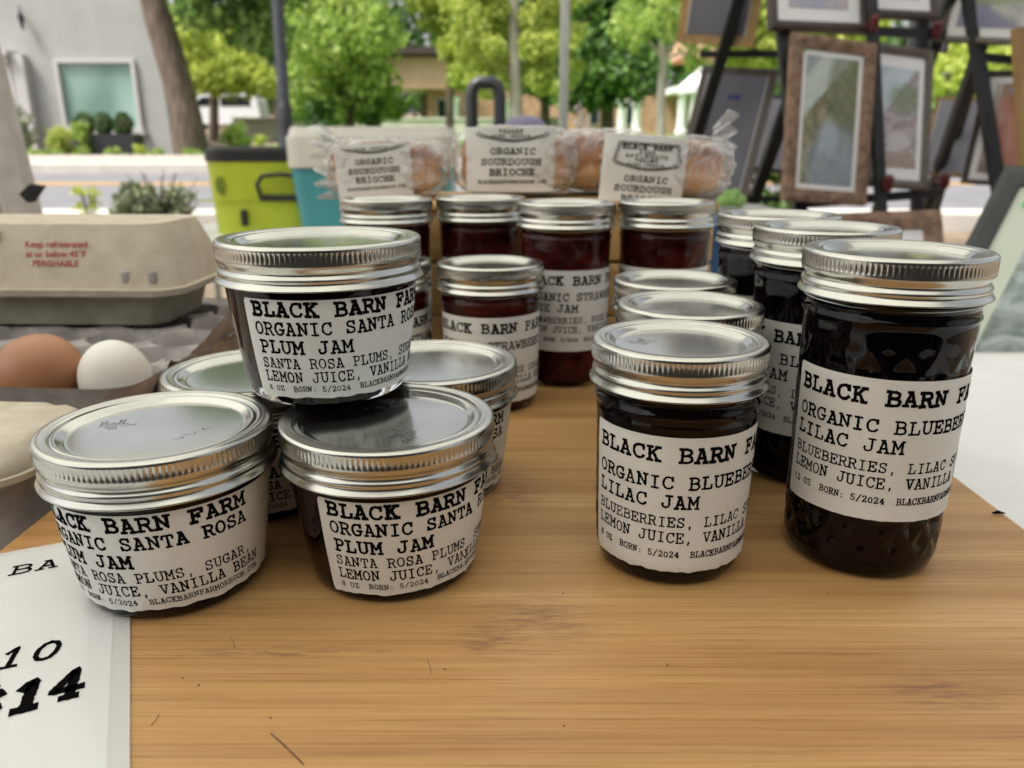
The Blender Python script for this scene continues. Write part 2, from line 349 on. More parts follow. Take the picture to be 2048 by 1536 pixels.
# ---------------------------------------------------------------- typewriter lettering
GL = {
'A': "0.3,0 2.7,0;5.3,0 7.7,0;1.3,0 3.8,10;4.2,10 6.8,0;2.3,3.4 5.7,3.4;2.4,10 4.3,10",
'B': "0.3,0 4.8,0 6.6,.6 7.3,2 7.2,3.6 6.2,4.8 4.6,5.2;0.3,10 4.6,10 6.2,9.4 6.8,8.2 6.5,6.4 4.6,5.2 1.6,5.2;1.6,0 1.6,10",
'C': "7,7 7,10;7,8.2 5.6,9.8 4,10 2.2,9.3 1,7.2 .7,5 1,2.8 2.2,.7 4,0 5.8,.3 7.1,2",
'D': "0.3,0 4,0 6,1 7.2,3 7.4,5 7.2,7 6,9 4,10 0.3,10;1.6,0 1.6,10",
'E': "0.3,0 7.2,0 7.2,2.6;0.3,10 7,10 7,7.6;1.6,0 1.6,10;1.6,5.2 4.8,5.2;4.8,4 4.8,6.4",
'F': "0.3,0 3.6,0;0.3,10 7.2,10 7.2,7.4;1.8,0 1.8,10;1.8,5.2 5,5.2;5,4 5,6.4",
'G': "6.8,7.2 6.8,10;6.8,8.2 5.4,9.7 4,10 2.2,9.3 1,7.2 .7,5 1,2.8 2.2,.7 4,0 5.6,.3 6.8,1.4 6.8,4.2;4.6,4.2 7.8,4.2",
'H': "0.1,0 2.8,0;5.2,0 7.9,0;0.1,10 2.8,10;5.2,10 7.9,10;1.4,0 1.4,10;6.6,0 6.6,10;1.4,5 6.6,5",
'I': "1.8,0 6.2,0;1.8,10 6.2,10;4,0 4,10",
'J': "3.4,10 7.4,10;5.6,10 5.6,2.4 4.8,.6 3.2,0 1.6,.5 .9,2.2 1.1,3.4",
'K': "0.2,0 3,0;0.2,10 3,10;1.5,0 1.5,10;6.4,10 1.6,4.2;3.4,6 6.5,0;5.2,10 7.6,10;5.2,0 7.8,0",
'L': "0.5,0 7.2,0 7.2,3;0.5,10 4,10;2.1,0 2.1,10",
'M': "0,0 2.4,0;5.6,0 8,0;1.1,0 1.1,10 4,3.6 6.9,10 6.9,0;0,10 1.3,10;6.7,10 8,10",
'N': "0.1,0 2.7,0;1.3,0 1.3,10 6.4,.4 6.4,10;0.1,10 1.5,10;5.1,10 7.8,10",
'O': "4,10 2.2,9.3 1.1,7.3 .8,5 1.1,2.7 2.2,.7 4,0 5.8,.7 6.9,2.7 7.2,5 6.9,7.3 5.8,9.3 4,10",
'P': "0.5,0 3.8,0;0.5,10 4.8,10 6.6,9.2 7.1,7.4 6.6,5.6 4.8,4.8 1.9,4.8;1.9,0 1.9,10",
'R': "0.2,0 3,0;0.2,10 4.6,10 6.3,9.3 6.8,7.6 6.3,5.9 4.6,5.1 1.5,5.1;1.5,0 1.5,10;4,5 5.6,3.4 6.6,0 7.9,0",
'S': "6.6,7.4 6.6,10;6.6,8.4 5.4,9.7 4,10 2.2,9.5 1.2,7.8 1.8,6.1 4,5.2 6.2,4.2 7,2.6 6.3,.8 4.2,0 2.4,.4 1.1,1.8;1.1,0 1.1,2.8",
'T': "0.6,7.2 0.6,10 7.4,10 7.4,7.2;4,0 4,10;2.4,0 5.6,0",
'U': "0.1,10 2.8,10;5.2,10 7.9,10;1.4,10 1.4,2.8 2.2,.7 4,0 5.8,.7 6.6,2.8 6.6,10",
'V': "0,10 2.8,10;5.2,10 8,10;1.2,10 4,0 6.8,10",
'W': "0,10 2.2,10;5.8,10 8,10;.9,10 2.2,0 4,7 5.8,0 7.1,10",
'Y': "0,10 2.8,10;5.2,10 8,10;1.3,10 4,4.8 6.7,10;4,4.8 4,0;2.4,0 5.6,0",
'Z': "1,7.4 1,10 6.8,10 1,0 7,0 7,2.8",
'0': "4,9 2.4,8.4 1.4,6.4 1.2,4.5 1.4,2.6 2.4,.6 4,0 5.6,.6 6.6,2.6 6.8,4.5 6.6,6.4 5.6,8.4 4,9",
'1': "2.2,7.6 4.2,10 4.2,0;2.2,0 6.2,0",
'2': "1.2,7.6 1.8,9.3 4,10 6,9.2 6.6,7.4 5.6,5.2 1,0 6.9,0 6.9,1.6",
'4': "5.2,0 5.2,10 .8,3 7.4,3;3.8,0 6.6,0",
'5': "6.4,10 1.8,10 1.5,5.4 3.6,6.2 5.8,5.4 6.8,3.2 5.8,.9 3.8,0 1.8,.5 1,2",
'8': "4,5.3 2,6.4 1.6,8 2.4,9.5 4,10 5.6,9.5 6.4,8 6,6.4 4,5.3 1.7,4 1.1,2.4 2,.6 4,0 6,.6 6.9,2.4 6.3,4 4,5.3",
',': "3.6,1 4.2,.4 3.4,-2", '.': "3.7,.2 4.3,.6", ':': "3.8,.3 4.2,.7;3.8,5.6 4.2,6", '/': "1,-1 7,11",
'$': "6.4,7.6 5.2,9 4,9.2 2.2,8.6 1.4,7.2 2,5.8 4,5 6,4.2 6.8,2.8 6,1.2 4,.8 2.2,1.2 1.2,2.6;4,-.8 4,10.8",
}
GS = {k: [[tuple(float(x) for x in p.split(',')) for p in st.split()] for st in g.split(';')] for k, g in GL.items()}
def ribbons(mb, strokes, fn, wid, step, rough=.22):
    """strokes: polylines in (u,v); fn maps (u,v) to a point on the surface; wid: stroke width."""
    for j, st in enumerate(strokes):
        pts = []
        for (a, b) in zip(st, st[1:]):
            d = math.hypot(b[0]-a[0], b[1]-a[1]); n = max(1, int(d/step+.5))
            pts += [(a[0]+(b[0]-a[0])*i/n, a[1]+(b[1]-a[1])*i/n) for i in range(n)]
        pts.append(st[-1]); L = []; Rr = []
        for i, p in enumerate(pts):
            q = pts[min(i+1, len(pts)-1)]; o = pts[max(i-1, 0)]; tx, ty = q[0]-o[0], q[1]-o[1]; l = math.hypot(tx, ty) or 1
            tx /= l; ty /= l; e = 0
            if i == 0: e = -wid*.42
            if i == len(pts)-1: e = wid*.42
            h1 = wid/2*(1+rnd(-rough, rough)); h2 = wid/2*(1+rnd(-rough, rough)); x, y = p[0]+tx*e, p[1]+ty*e
            L.append(fn(x-ty*h1, y+tx*h1)); Rr.append(fn(x+ty*h2, y-tx*h2))
        n = len(pts); nv = (L[1]-L[0]).cross(Rr[0]-L[0]).normalized()*(j*4e-6)    # each stroke a hair above the one before
        L = [q-nv for q in L]; Rr = [q-nv for q in Rr]
        mb.add(L+Rr, [(i+1, i, n+i, n+i+1) for i in range(n-1)])
def write(mb, text, fn, x, y, cap, adv, wt=.14, step=None, rough=.22, slant=0.0):
    """one line of typewriter text, lower left at (x,y), capitals cap tall, adv per letter."""
    gw = adv*.86
    for i, ch in enumerate(text):
        if ch in GS:
            ox = x+i*adv+(adv-gw)/2+rnd(-.02, .02)*adv; oy = y+rnd(-.03, .03)*cap; k = rnd(.9, 1.12)
            ribbons(mb, [[(ox+(px+slant*py)*gw/8, oy+py*cap/10) for px, py in st] for st in GS[ch]], fn, wt*cap*k, step or cap*.09, rough)
    return mb

# ---------------------------------------------------------------- jars
def interp(prof, z):
    for (r0, z0), (r1, z1) in zip(prof, prof[1:]):
        if z0 <= z <= z1: return r0+(r1-r0)*(z-z0)/max(1e-9, z1-z0)
    return prof[-1][0]
def smoothprof(pts, n=4):       # Catmull-Rom refine of a lathe profile
    out = []
    for i in range(len(pts)-1):
        p0 = pts[max(i-1, 0)]; p1 = pts[i]; p2 = pts[i+1]; p3 = pts[min(i+2, len(pts)-1)]
        for k in range(n):
            t = k/n
            out.append(tuple(.5*((2*b)+(-a+c)*t+(2*a-5*b+4*c-d)*t*t+(-a+3*b-3*c+d)*t**3) for a, b, c, d in zip(p0, p1, p2, p3)))
    return out+[pts[-1]]
KIND = {   # H, band radius, side profile of the glass (r,z), zone of the diamond quilting, label z range
 'squat': dict(H=.0688, RB=.0445, side=[(.0312, 0), (.0338, .0012), (.0356, .0052), (.0367, .0115), (.0382, .0215), (.0397, .033), (.0408, .043), (.0414, .0495), (.0412, .0525), (.0392, .0545)], q=None, lab=(.0052, .0478), jz=(.0070, .0518)),
 'small': dict(H=.0998, RB=.0365, side=[(.0265, 0), (.0288, .0010), (.0308, .0042), (.0321, .0100), (.0326, .020), (.0331, .045), (.0336, .068), (.0339, .0735), (.0345, .0752), (.0339, .0768), (.0335, .079), (.0346, .0808), (.0344, .0832), (.032, .085)], q=(.008, .071), lab=(.0080, .0675), jz=(.0042, .080)),
 'tall': dict(H=.1358, RB=.0365, side=[(.0268, 0), (.0292, .0010), (.0312, .0046), (.0323, .0115), (.0327, .025), (.0331, .06), (.0335, .10), (.0338, .1085), (.0344, .1105), (.0338, .1122), (.0335, .1145), (.0347, .1166), (.0345, .119), (.032, .121)], q=(.009, .101), lab=(.0290, .0890), jz=(.0045, .116)),
}
def quilt(a, z, z0, z1):
    if not (z0 < z < z1): return 0.0
    n = 16; p = .0165; u = a*n/(2*PI); v = (z-z0)/p
    s = abs(((u+v) % 1.0)-.5)*2; t = abs(((u-v) % 1.0)-.5)*2
    e = min(1, (z-z0)/.006, (z1-z)/.006)
    return (1-max(s, t))*(.0017 if z < .03 else .0010)*e
MESH = {}
def band_prof(RB):
    k = RB; o = [(-6.6, -1.9), (-6.2, -.9), (-5.6, -.35), (-4.9, -.2), (-4.2, -.32), (-3.6, -.1), (-2.2, 0), (-1.1, -.15), (-.45, -.55), (-.1, -1.2)]
    o += [(0, -1.9), (0, -2.3), (0, -3.2), (0, -4.2), (0, -5.2), (0, -6.2), (0, -6.6), (0, -7.1)]
    o += [(-.05, -8.0), (-.45, -8.9), (-1.15, -9.9), (-1.55, -10.7), (-1.45, -11.5), (-.9, -12.2), (-.45, -12.9), (-.4, -13.6), (-.75, -14.2), (-.85, -14.7), (-.5, -15.4), (.1, -16.3), (.55, -16.9), (.72, -17.2), (.66, -17.5), (.3, -17.6), (0, -17.3)]
    return [(k+a/1000, z/1000) for a, z in o]
def make_band(RB, par, H):
    n = 112 if RB < .04 else 132
    pr = band_prof(RB); dep = {11: .35, 12: .8, 13: 1, 14: .9, 15: .55, 16: .2}
    key = ('band', RB)
    def fn(r, z, a, i):
        d = dep.get(i, 0)
        return r - d*.00042*(.5-.5*math.cos(a*n)) if d else r
    mb = MB(); mb.lathe(pr, n*4, fn)
    o = mb.build('screw_band', M['metal'], par, smooth=50); o.location = (0, 0, H); return o
def make_lid(RB, par, H, logo_rot):
    w = (RB-.0365); r0 = .0318+w*.94
    pr = [(0, -.00205), (r0*.3, -.00208), (r0*.6, -.00215), (r0*.81, -.00235), (r0*.835, -.0024), (r0*.85, -.00235), (r0*.868, -.0019), (r0*.91, -.0006), (r0*.935, -.0002), (r0*.97, -.0007), (r0, -.0012), (r0+.001, -.0022), (r0+.001, -.004)]
    o = MB().lathe(pr, 96).build('lid', M['lid'], par, smooth=60); o.location = (0, 0, H-.0006); o.rotation_euler = (0, 0, logo_rot)
    mb = MB(); k = r0*.8/.0255; f = lambda u, v: Vector((u*k/1000, v*k/1000, -.00201))
    S = [[(-5, 0), (-4.6, 3.6), (-5.4, 4), (-4, 4.4), (-3, 3.8), (-3.6, 2.4), (-4.8, 2.1), (-3.4, 2), (-2.6, 1), (-3.4, .1), (-5, 0)],
         [(-.6, 1.6), (-1.6, 1.7), (-2, .8), (-1.4, .1), (-.6, .8), (-.4, 1.7), (-.3, .2), (.3, .6)],
         [(.3, .6), (1.3, 3.6), (1, 4), (.7, 2), (.9, .2), (1.5, .6)], [(1.5, .6), (2.5, 3.6), (2.2, 4), (1.9, 2), (2.1, .2), (3, .8)],
         [(-5.4, -.7), (-1, -.5), (3.4, -.3)]]
    S = [[(x*1.0-13+0, y*1.0+9) for x, y in st] for st in S]
    ribbons(mb, S, f, .26, .4, .4)
    for i, tx in enumerate(("SURE TIGHT", "BPA")): write(mb, tx, f, -16.5+i*1.2, 6.2-i*1.9, 1.0, 1.0, .16, .25, .3)
    mb.build('logo', M['grayink'], o, smooth=0); mb = MB()
    ribbons(mb, [[(8, -9), (11.5, -9.4)], [(11.5, -7.2), (11.7, -9.4)], [(13.5, -6), (16.5, -5)], [(14, -4.4), (13.6, -6.1)], [(5.2, -13), (8.2, -12)], [(7.4, -10.8), (8.2, -12.1)]], f, .22, .5, .5)
    p = mb.build('lid_mark', M['grayink'], o, smooth=0); return o
LINES = {
 'plum': [("BLACK BARN FARM", 4, 6.8, 5.3, 5.85, .25), ("ORGANIC SANTA ROSA", 4, 14.6, 4.9, 4.85, .195), ("PLUM JAM", 5, 22.6, 5.0, 5.1, .205), ("SANTA ROSA PLUMS, SUGAR,", 4.6, 29.2, 4.0, 3.62, .15), ("LEMON JUICE, VANILLA BEAN", 4.6, 35.4, 4.2, 3.64, .15), ("8 OZ  BORN: 5/2024  BLACKBARNFARMOREGON.COM", 5.0, 39.7, 2.2, 2.08, .165)],
 'berry': [("BLACK BARN FARM", 3.5, 10.2, 5.6, 6.1, .235), ("ORGANIC BLUEBERRY", 3.5, 21.8, 5.0, 5.15, .185), ("LILAC JAM", 3.5, 30.2, 5.1, 5.15, .185), ("BLUEBERRIES, LILAC SUGAR,", 3.5, 38.6, 4.0, 3.75, .155), ("LEMON JUICE, VANILLA BEAN", 3.5, 45.6, 4.3, 3.75, .155), ("%s OZ  BORN: 5/2024  BLACKBARNFARMOREGON.COM", 4, 52.4, 2.6, 2.18, .185)],
 'straw': [("BLACK BARN FARM", 3.5, 10.2, 5.6, 6.1, .235), ("ORGANIC STRAWBERRY", 3.5, 21.8, 5.0, 4.95, .185), ("ROSE JAM", 3.5, 30.2, 5.1, 5.15, .185), ("STRAWBERRIES, ROSE SUGAR,", 3.5, 38.6, 4.0, 3.75, .155), ("LEMON JUICE, VANILLA BEAN", 3.5, 45.6, 4.3, 3.75, .155), ("%s OZ  BORN: 5/2024  BLACKBARNFARMOREGON.COM", 4, 52.4, 2.6, 2.18, .185)],
}
def make_label(kind, flav, par, crease=None, seed=0):
    K = KIND[kind]; z0, z1 = K['lab']; hgt = (z1-z0)*1000; W = 116 if kind == 'squat' else 101.6
    def rad(z): return interp(K['side'], max(0, min(z, K['jz'][1])))
    def surf(u, v, off=0.0):    # u mm along, v mm down from the label's top edge; local +X is the label's left edge direction
        z = z1 - v/1000; r = rad(z)+.00035+off
        a = (u/1000)/(rad((z0+z1)/2) if kind != 'squat' else (.55*rad(z)+.45*.0405))
        if kind == 'squat':
            low = max(0, (v-hgt+9)/9); e = nz(u*.22+seed*9, 3.1+seed)
            r += .0007*low*low*abs(e)*1.6
            z += .0009*low*nz(u*.16, 7.7+seed)
        else:
            low = max(0, (v-hgt+7)/7); r += .0005*low*low*abs(nz(u*.3+seed*5, 1.2))*1.5; z += .0007*low*nz(u*.2, 2.2+seed) if kind == 'small' else 0
        if crease is not None:
            c = crease+2.6*math.sin(v*.13)+v*.05; d = abs(u-c)
            if v > 10: r += .0011*math.exp(-(d/.55)**2)*min(1, (v-10)/8)
        r += .00010*nz(u*.12+seed, v*.12)
        return Vector((r*math.cos(a), r*math.sin(a), z))
    cr = 1.6
    mb = MB(); nu, nv = 127, 30
    def fn(s, t):
        u = s*W; v = t*hgt
        d = min(u, W-u)         # rounded corners
        if d < cr: 
            e = cr-math.sqrt(max(0, cr*cr-(cr-d)**2)); v = e+t*(hgt-2*e)
        return surf(u, v)
    mb.sheet(fn, nu, nv)
    lo = mb.build('label', M['paper'], par, smooth=180)
    tx = MB(); oz = '12' if kind == 'tall' else '8'
    for (s, x, y, cap, adv, wt) in LINES[flav]:
        s = s.replace('%s', oz); write(tx, s, (lambda yy: (lambda u, v: surf(u, yy-v, .00009)))(y), x, 0, cap, adv, wt)
    tx.build('lettering', M['ink'], lo, smooth=0)
    return lo
def make_jar(kind, flav, name, label, logo=0.0, crease=None, seed=0, group=None, fill=0.0):
    K = KIND[kind]; t = thing(name, label, 'jam jar', group=group)
    side = K['side']; body = smoothprof([(.0001, .0022), (.012, .0021), (.022, .0019), (side[0][0]-.0018, .0014)]+side, 3)
    top = side[-1]; body += [(top[0], top[1]+.004), (top[0], K['H']-.0035), (.0001, K['H']-.0035)]
    n = 192
    # dense rows where the quilting is
    if K['q']:
        z0, z1 = K['q']; rows = [z0+(z1-z0)*i/56 for i in range(57)]
        low = [p for p in body if p[1] < z0 or p[0] < .02]; lowa = [p for p in low if p[1] < .05]; hi = [p for p in body if p[1] > z1]
        body = lowa + [(interp(side, z), z) for z in rows] + hi
        fn = lambda r, z, a, i: r-quilt(a, z, z0, z1) if r > .025 else r
    else: fn = None
    MB().lathe(body, n, fn).build('glass', M['glass'], t, smooth=22 if K['q'] else 60, fixn=True)
    j0, j1 = K['jz']; j1 -= fill
    inn = [(interp(side, j0+(j1-j0)*i/24)-.0021, j0+(j1-j0)*i/24) for i in range(25)]
    inn = [(.0001, j0), (inn[0][0]*.6, j0), (inn[0][0]-.002, j0+.0002)]+inn[0:]+[(inn[-1][0]*.5, j1+.0003), (.0001, j1+.0005)]
    inn = [(r, max(z, j0)) for r, z in inn]
    MB().lathe(inn, 96, (lambda r, z, a, i: r+.00025*nz(math.cos(a)*6+z*300, math.sin(a)*6) if 3 < i < 27 else r)).build('jam', M[flav], t, smooth=60, fixn=True)
    make_band(K['RB'], t, K['H']); make_lid(K['RB'], t, K['H'], logo)
    make_label(kind, flav, t, crease, seed)
    return t
def set_jar(t, xy, z, left, tilt=(0, 0), lidrot=None):
    """left: angle in degrees of the label's left edge, seen from the camera (-90 = left limb, 0 = facing)."""
    x, y = xy; t.location = (x, y, z); view = math.atan2(-y, -x)      # direction to the camera
    rz = view + R(left)
    t.rotation_euler = (tilt[0], tilt[1], rz)
    for c in kids(t):
        if c.name.startswith('lid') and lidrot is not None: c.rotation_euler = (0, 0, R(lidrot)-rz)
    return t

# ---------------------------------------------------------------- the setting: ground, road, walks
def strip(name, m, x0, x1, y0, y1, dz, h=0.0):
    mb = MB()
    if h: mb.add([(x, y, gz(y)+dz+z) for z in (-.3, h) for x, y in ((x0, y0), (x1, y0), (x1, y1), (x0, y1))], [(3,2,1,0),(4,5,6,7),(0,1,5,4),(1,2,6,5),(2,3,7,6),(3,0,4,7)])
    else: mb.add([(x, y, gz(y)+dz) for x, y in ((x0, y0), (x1, y0), (x1, y1), (x0, y1))], [(0, 1, 2, 3)])
    return struct(mb.build(name, m, smooth=0))
yn = on_ground(300, 447).y; yf = on_ground(300, 345).y; yy = on_ground(300, 366).y; ys = on_ground(300, 321).y
strip('ground', M['soil'], -400, 400, -60, 900, -.02)
strip('road', M['asphalt'], -120, 120, yn, yf, -.012)
for k in (-.13, .13): strip('road_marking', M['yellow'], -120, 120, yy+k-.06, yy+k+.06, -.008)
strip('kerb', M['curb'], -120, 120, yn-.42, yn, 0, .13)
strip('kerb', M['curb'], -120, 120, yf, yf+.3, 0, .13)
strip('pavement', M['sidewalk'], -120, 120, yf+.3, ys-.15, 0, .12)
strip('lawn', M['lawn'], -7.5, 120, ys+.05, 60, -.010)
strip('planting_bed', M['soil'], -60, -7.6, ys+.0, ys+3, -.006)

# ---------------------------------------------------------------- trees and plants
def leaves(blobs, n, size, shell=.5):
    mb = MB(); tot = sum(r.x*r.y+r.y*r.z+r.x*r.z for c, r in blobs)
    for c, r in blobs:
        k = int(n*(r.x*r.y+r.y*r.z+r.x*r.z)/tot)
        for _ in range(k):
            d = Vector((random.gauss(0, 1), random.gauss(0, 1), random.gauss(0, 1))).normalized(); q = shell+(1.08-shell)*random.random()
            if nz(d.x*2+c.x, d.y*2, d.z*2+c.z) < -.28: continue
            mb.leaf(c+Vector((d.x*r.x, d.y*r.y, d.z*r.z))*q, size*rnd(.6, 1.3))
    return mb
def tree(name, label, base, pts, rads, blobs, n, size, lm, bark, group='trees across the street', cat='tree', limbs=True):
    t = thing(name, label, cat, base, group=group); b = Vector(base)
    pts = [Vector(p)-b for p in pts]; mb = MB().tube(pts, rads, 12)
    blobs = [(Vector(c)-b, Vector(r) if hasattr(r, '__len__') else Vector((r, r, r*.9))) for c, r in blobs]
    if limbs:
        for c, r in blobs:
            s = min(pts[1:], key=lambda p: (p-c).length+max(0, p.z-c.z)*2); mid = (s+c)/2+Vector((0, 0, .15)); k = rads[pts.index(s)]
            mb.tube([s, mid, c], [k*.55, k*.35, k*.12], 7)
    mb.build('trunk', bark, t); leaves(blobs, n, size).build('crown', lm, t, smooth=0); return t
def blobs_px(spec, Y, dy=1.0):      # crown clumps given as seen: (px, py, radius px)
    return [(at(x, y, Y+rnd(-dy, dy)), (r*Y/FPX, r*Y/FPX*.9, r*Y/FPX*.85)) for x, y, r in spec]
def gbase(px, Y): p = at(px, 300, Y); return Vector((p.x, Y, gz(Y)))

Y = ys+1.3                        # the big leaning tree by the white building
tb = gbase(384, Y)
tree('leaning_tree', 'thick dark trunk leaning left beside the white building, leaves overhead', tb, [tb, at(372, 230, Y), at(345, 130, Y), at(318, 40, Y), at(290, -80, Y), at(255, -220, Y)], [.40, .33, .31, .30, .27, .2],
     blobs_px([(330, -190, 90), (430, -130, 100), (470, 0, 66), (395, 20, 46), (520, 60, 60), (540, -60, 80), (380, -250, 110)], Y, .6), 5200, .13, LM['mid'], M['bark'], limbs=False)
Y = 29; b = gbase(430, Y)
tree('willow_tree', 'pale yellow green tree behind the parked white vehicle', b, [b, at(428, 190, Y), at(425, 120, Y)], [.18, .14, .08], blobs_px([(400, 110, 55), (440, 80, 60), (370, 150, 40), (470, 150, 50), (515, 160, 42), (430, 150, 44), (380, 60, 40), (360, 110, 40), (480, 110, 44)], Y), 6500, .13, LM['lime'], M['bark'])
Y = 24; b = gbase(700, Y)
tree('maple_tree', 'bright green bushy maple right of the dark lamp post', b, [b, at(700, 210, Y), at(700, 120, Y), at(698, 20, Y)], [.17, .14, .11, .06], blobs_px([(640, 160, 62), (700, 120, 75), (742, 175, 56), (690, 190, 60), (640, 80, 60), (740, 70, 66), (690, 20, 66), (785, 215, 28), (610, 210, 38), (660, 225, 34), (740, 222, 34), (620, 10, 50), (700, -60, 70)], Y), 8500, .13, LM['maple'], M['bark'])
Y = 33; b = gbase(560, Y)
tree('shade_tree', 'dark green tree far behind the lamp post', b, [b, at(560, 150, Y), at(555, 20, Y)], [.25, .2, .12], blobs_px([(520, 60, 60), (560, 20, 70), (600, 90, 55), (500, -20, 60), (590, -50, 70), (640, -40, 60)], Y), 5200, .17, LM['mid'], M['bark'])
Y = 20; b = gbase(1031, Y)
gk = []
for i in range(26):
    s = -1 if i % 2 else 1; yy0 = -70+i*9.6; k = (1-.25*(i/26)); gk += [(1031+s*rnd(25, 45), yy0, 22), (1031+s*rnd(65, 90)*k, yy0+14, 20), (1031+s*rnd(105, 150)*k, yy0+rnd(10, 30), 17)]
tree('ginkgo_tree', 'slender fresh green tree with pale trunk and tiers of drooping branches', b, [b, at(1031, 200, Y), at(1030, 100, Y), at(1028, 0, Y), at(1026, -120, Y)], [.20, .17, .14, .12, .07], blobs_px([q for q in gk if q[1] < 185], Y, .5), 7000, .085, LM['ginkgo'], M['palebark'], limbs=False)
Y = 24.5; b = gbase(900, Y)
tree('young_tree', 'yellowish green tree between the maple and the ginkgo', b, [b, at(900, 180, Y), at(895, 80, Y)], [.13, .11, .06], blobs_px([(885, 20, 50), (930, 20, 58), (925, 100, 44), (850, -30, 60), (965, 50, 50), (930, 150, 34), (900, 70, 36)], Y), 5200, .12, LM['ginkgo'], M['bark'])
Y = 27; b = gbase(1215, Y)
tree('evergreen_tree', 'dense dark green tree right of the pale grey pole', b, [b, at(1215, 200, Y), at(1218, 60, Y)], [.24, .2, .1], blobs_px([(1180, 90, 60), (1240, 60, 66), (1200, 160, 62), (1270, 150, 60), (1160, 180, 50), (1230, -20, 76), (1290, 80, 50), (1160, 20, 56)], Y), 8500, .14, LM['dark'], M['bark'])
Y = 30; b = gbase(1090, Y)
tree('shadow_tree', 'very dark green tree behind the ginkgo trunk', b, [b, at(1090, 200, Y), at(1090, 80, Y)], [.2, .16, .1], blobs_px([(1060, 120, 60), (1100, 160, 46), (1010, 140, 40), (1120, 60, 60), (960, 150, 36)], Y), 4200, .16, LM['dark'], M['bark'])
Y = 19.5; b = gbase(1322, Y)
tree('forked_tree', 'pale grey forked tree with a thin light green crown', b, [b, at(1322, 200, Y), at(1326, 120, Y), at(1322, 40, Y), at(1326, -60, Y)], [.12, .105, .09, .07, .05], blobs_px([(1290, 20, 50), (1350, 20, 60), (1380, 60, 44), (1260, 60, 40), (1330, -50, 70), (1395, 120, 26)], Y), 3600, .085, LM['maple'], M['palebark'])
Y = 22
for i, (x0, spec, lm, lb) in enumerate([(1500, [(1500, 110, 46), (1560, 100, 44), (1450, 60, 44), (1530, 20, 60)], 'ginkgo', 'yellowish green tree seen between the two backs of frames'),
        (1670, [(1650, 40, 48), (1720, 50, 52), (1600, 10, 50), (1690, 100, 40)], 'lime', 'bright lime tree seen under the topmost framed prints'),
        (1900, [(1890, 150, 52), (1940, 170, 42), (1870, 90, 44), (1985, 120, 40), (2030, 130, 46), (1930, 60, 60)], 'lime', 'bright lime tree seen between the two display racks')]):
    b = gbase(x0, Y+i*1.5); tree('street_tree', lb, b, [b, at(x0, 180, Y+i*1.5), at(x0, 90, Y+i*1.5)], [.13, .11, .06], blobs_px(spec, Y+i*1.5, .5), 2600, .13, LM[lm], M['bark'])
# far wood as one mass behind everything
mb = MB()
for _ in range(9000):
    x = rnd(-48, 52); y = rnd(56, 64); top = 9+4.5*nz(x*.11, 3.3)+2.2*nz(x*.4, 1.1)
    mb.leaf(Vector((x, y, gz(y)+top*random.random()**.7)), rnd(.35, .75))
tag(mb.build('far_wood', LM['far'], smooth=0), 'far mass of green woods closing off the street', 'woods', kind='stuff')

def shrub(name, label, px, py, rpx, Y, lm, n, size, group=None, squash=.8, cat='shrub', stems=0, base=None):
    c = at(px, py, Y); r = rpx*Y/FPX; b = Vector((c.x, Y, gz(Y) if base is None else base)); t = thing(name, label, cat, b, group=group)
    hh = max(.05, c.z-b.z); bl = []
    for i in range(6): bl.append((Vector((rnd(-.5, .5)*r, rnd(-.4, .4)*r, max(r*.35*squash, hh*(1.15-.75*(i % 3)/2)+rnd(-.2, .2)*r*squash))), Vector((r*.62, r*.55, r*.6*squash))))
    leaves(bl, n, size, .3).build('foliage', LM[lm], t, smooth=0); mb = MB()
    for i in range(7):
        a = i*.9; mb.tube([(0, 0, -.02), (math.cos(a)*r*.3, math.sin(a)*r*.3, hh*.6), (math.cos(a)*r*.6, math.sin(a)*r*.5, hh+rnd(.0, .4)*r)], [.008, .005, .003], 5)
    for i in range(stems):
        a = rnd(0, 6.28); p = Vector((math.cos(a)*r*rnd(.3, 1.2), math.sin(a)*r*.5, hh+rnd(.4, 1.15)*r)); mb.tube([(p.x*.4, p.y*.4, 0), p*.6, p], [.006, .005, .003], 5)
    mb.build('stem', M['bark'], t); return t
yb = yn-.9
shrub('road_shrub', 'loose grey green shrub in front of the near kerb', 318, 418, 72, yb, 'sage', 2600, .035, stems=14)
shrub('road_weed', 'thin pale green sprig standing against the grey road', 178, 395, 26, yb+.1, 'lime', 120, .03, stems=5)
YB = ys+1.7
shrub('bed_shrub', 'tall loose shrub at the far left of the white building', 22, 245, 50, YB-.2, 'sage', 1500, .06, squash=1.5)
shrub('bed_shrub', 'light green bush beside the black planter', 130, 275, 34, YB-.3, 'ginkgo', 900, .05)
shrub('bed_shrub', 'leafy bush overlapping the planter corner', 165, 262, 24, YB-.5, 'maple', 600, .05)
for px, rr, lb, l in ((80, 24, 'low green clump below the doorway', 'maple'), (110, 20, 'low clump beside the light green bush', 'maple'), (225, 24, 'low rounded clump in front of the planter', 'maple'), (160, 15, 'small low clump at the kerb', 'maple'), (310, 20, 'low green clump under the window corner', 'maple'), (390, 20, 'low green clump at the foot of the leaning trunk', 'maple')):
    shrub('ground_plant', lb, px, 308, rr, ys+.5, l, 420, .04, group='low plants along the far pavement', cat='plant', squash=.7)
shrub('yellow_flower', 'pale yellow flowering plant by the building corner', 280, 298, 14, ys+.6, 'lime', 260, .04, cat='plant')
shrub('yellow_flower', 'yellow flowering plant on the lawn by the lamp post', 518, 278, 16, 20, 'lime', 200, .05, cat='plant')
shrub('lawn_shrub', 'green bush on the lawn behind the leaning trunk', 470, 268, 30, 22, 'maple', 700, .07)
shrub('hedge_bush', 'dark clipped bush under the maple', 640, 228, 34, 23, 'box', 1400, .07)
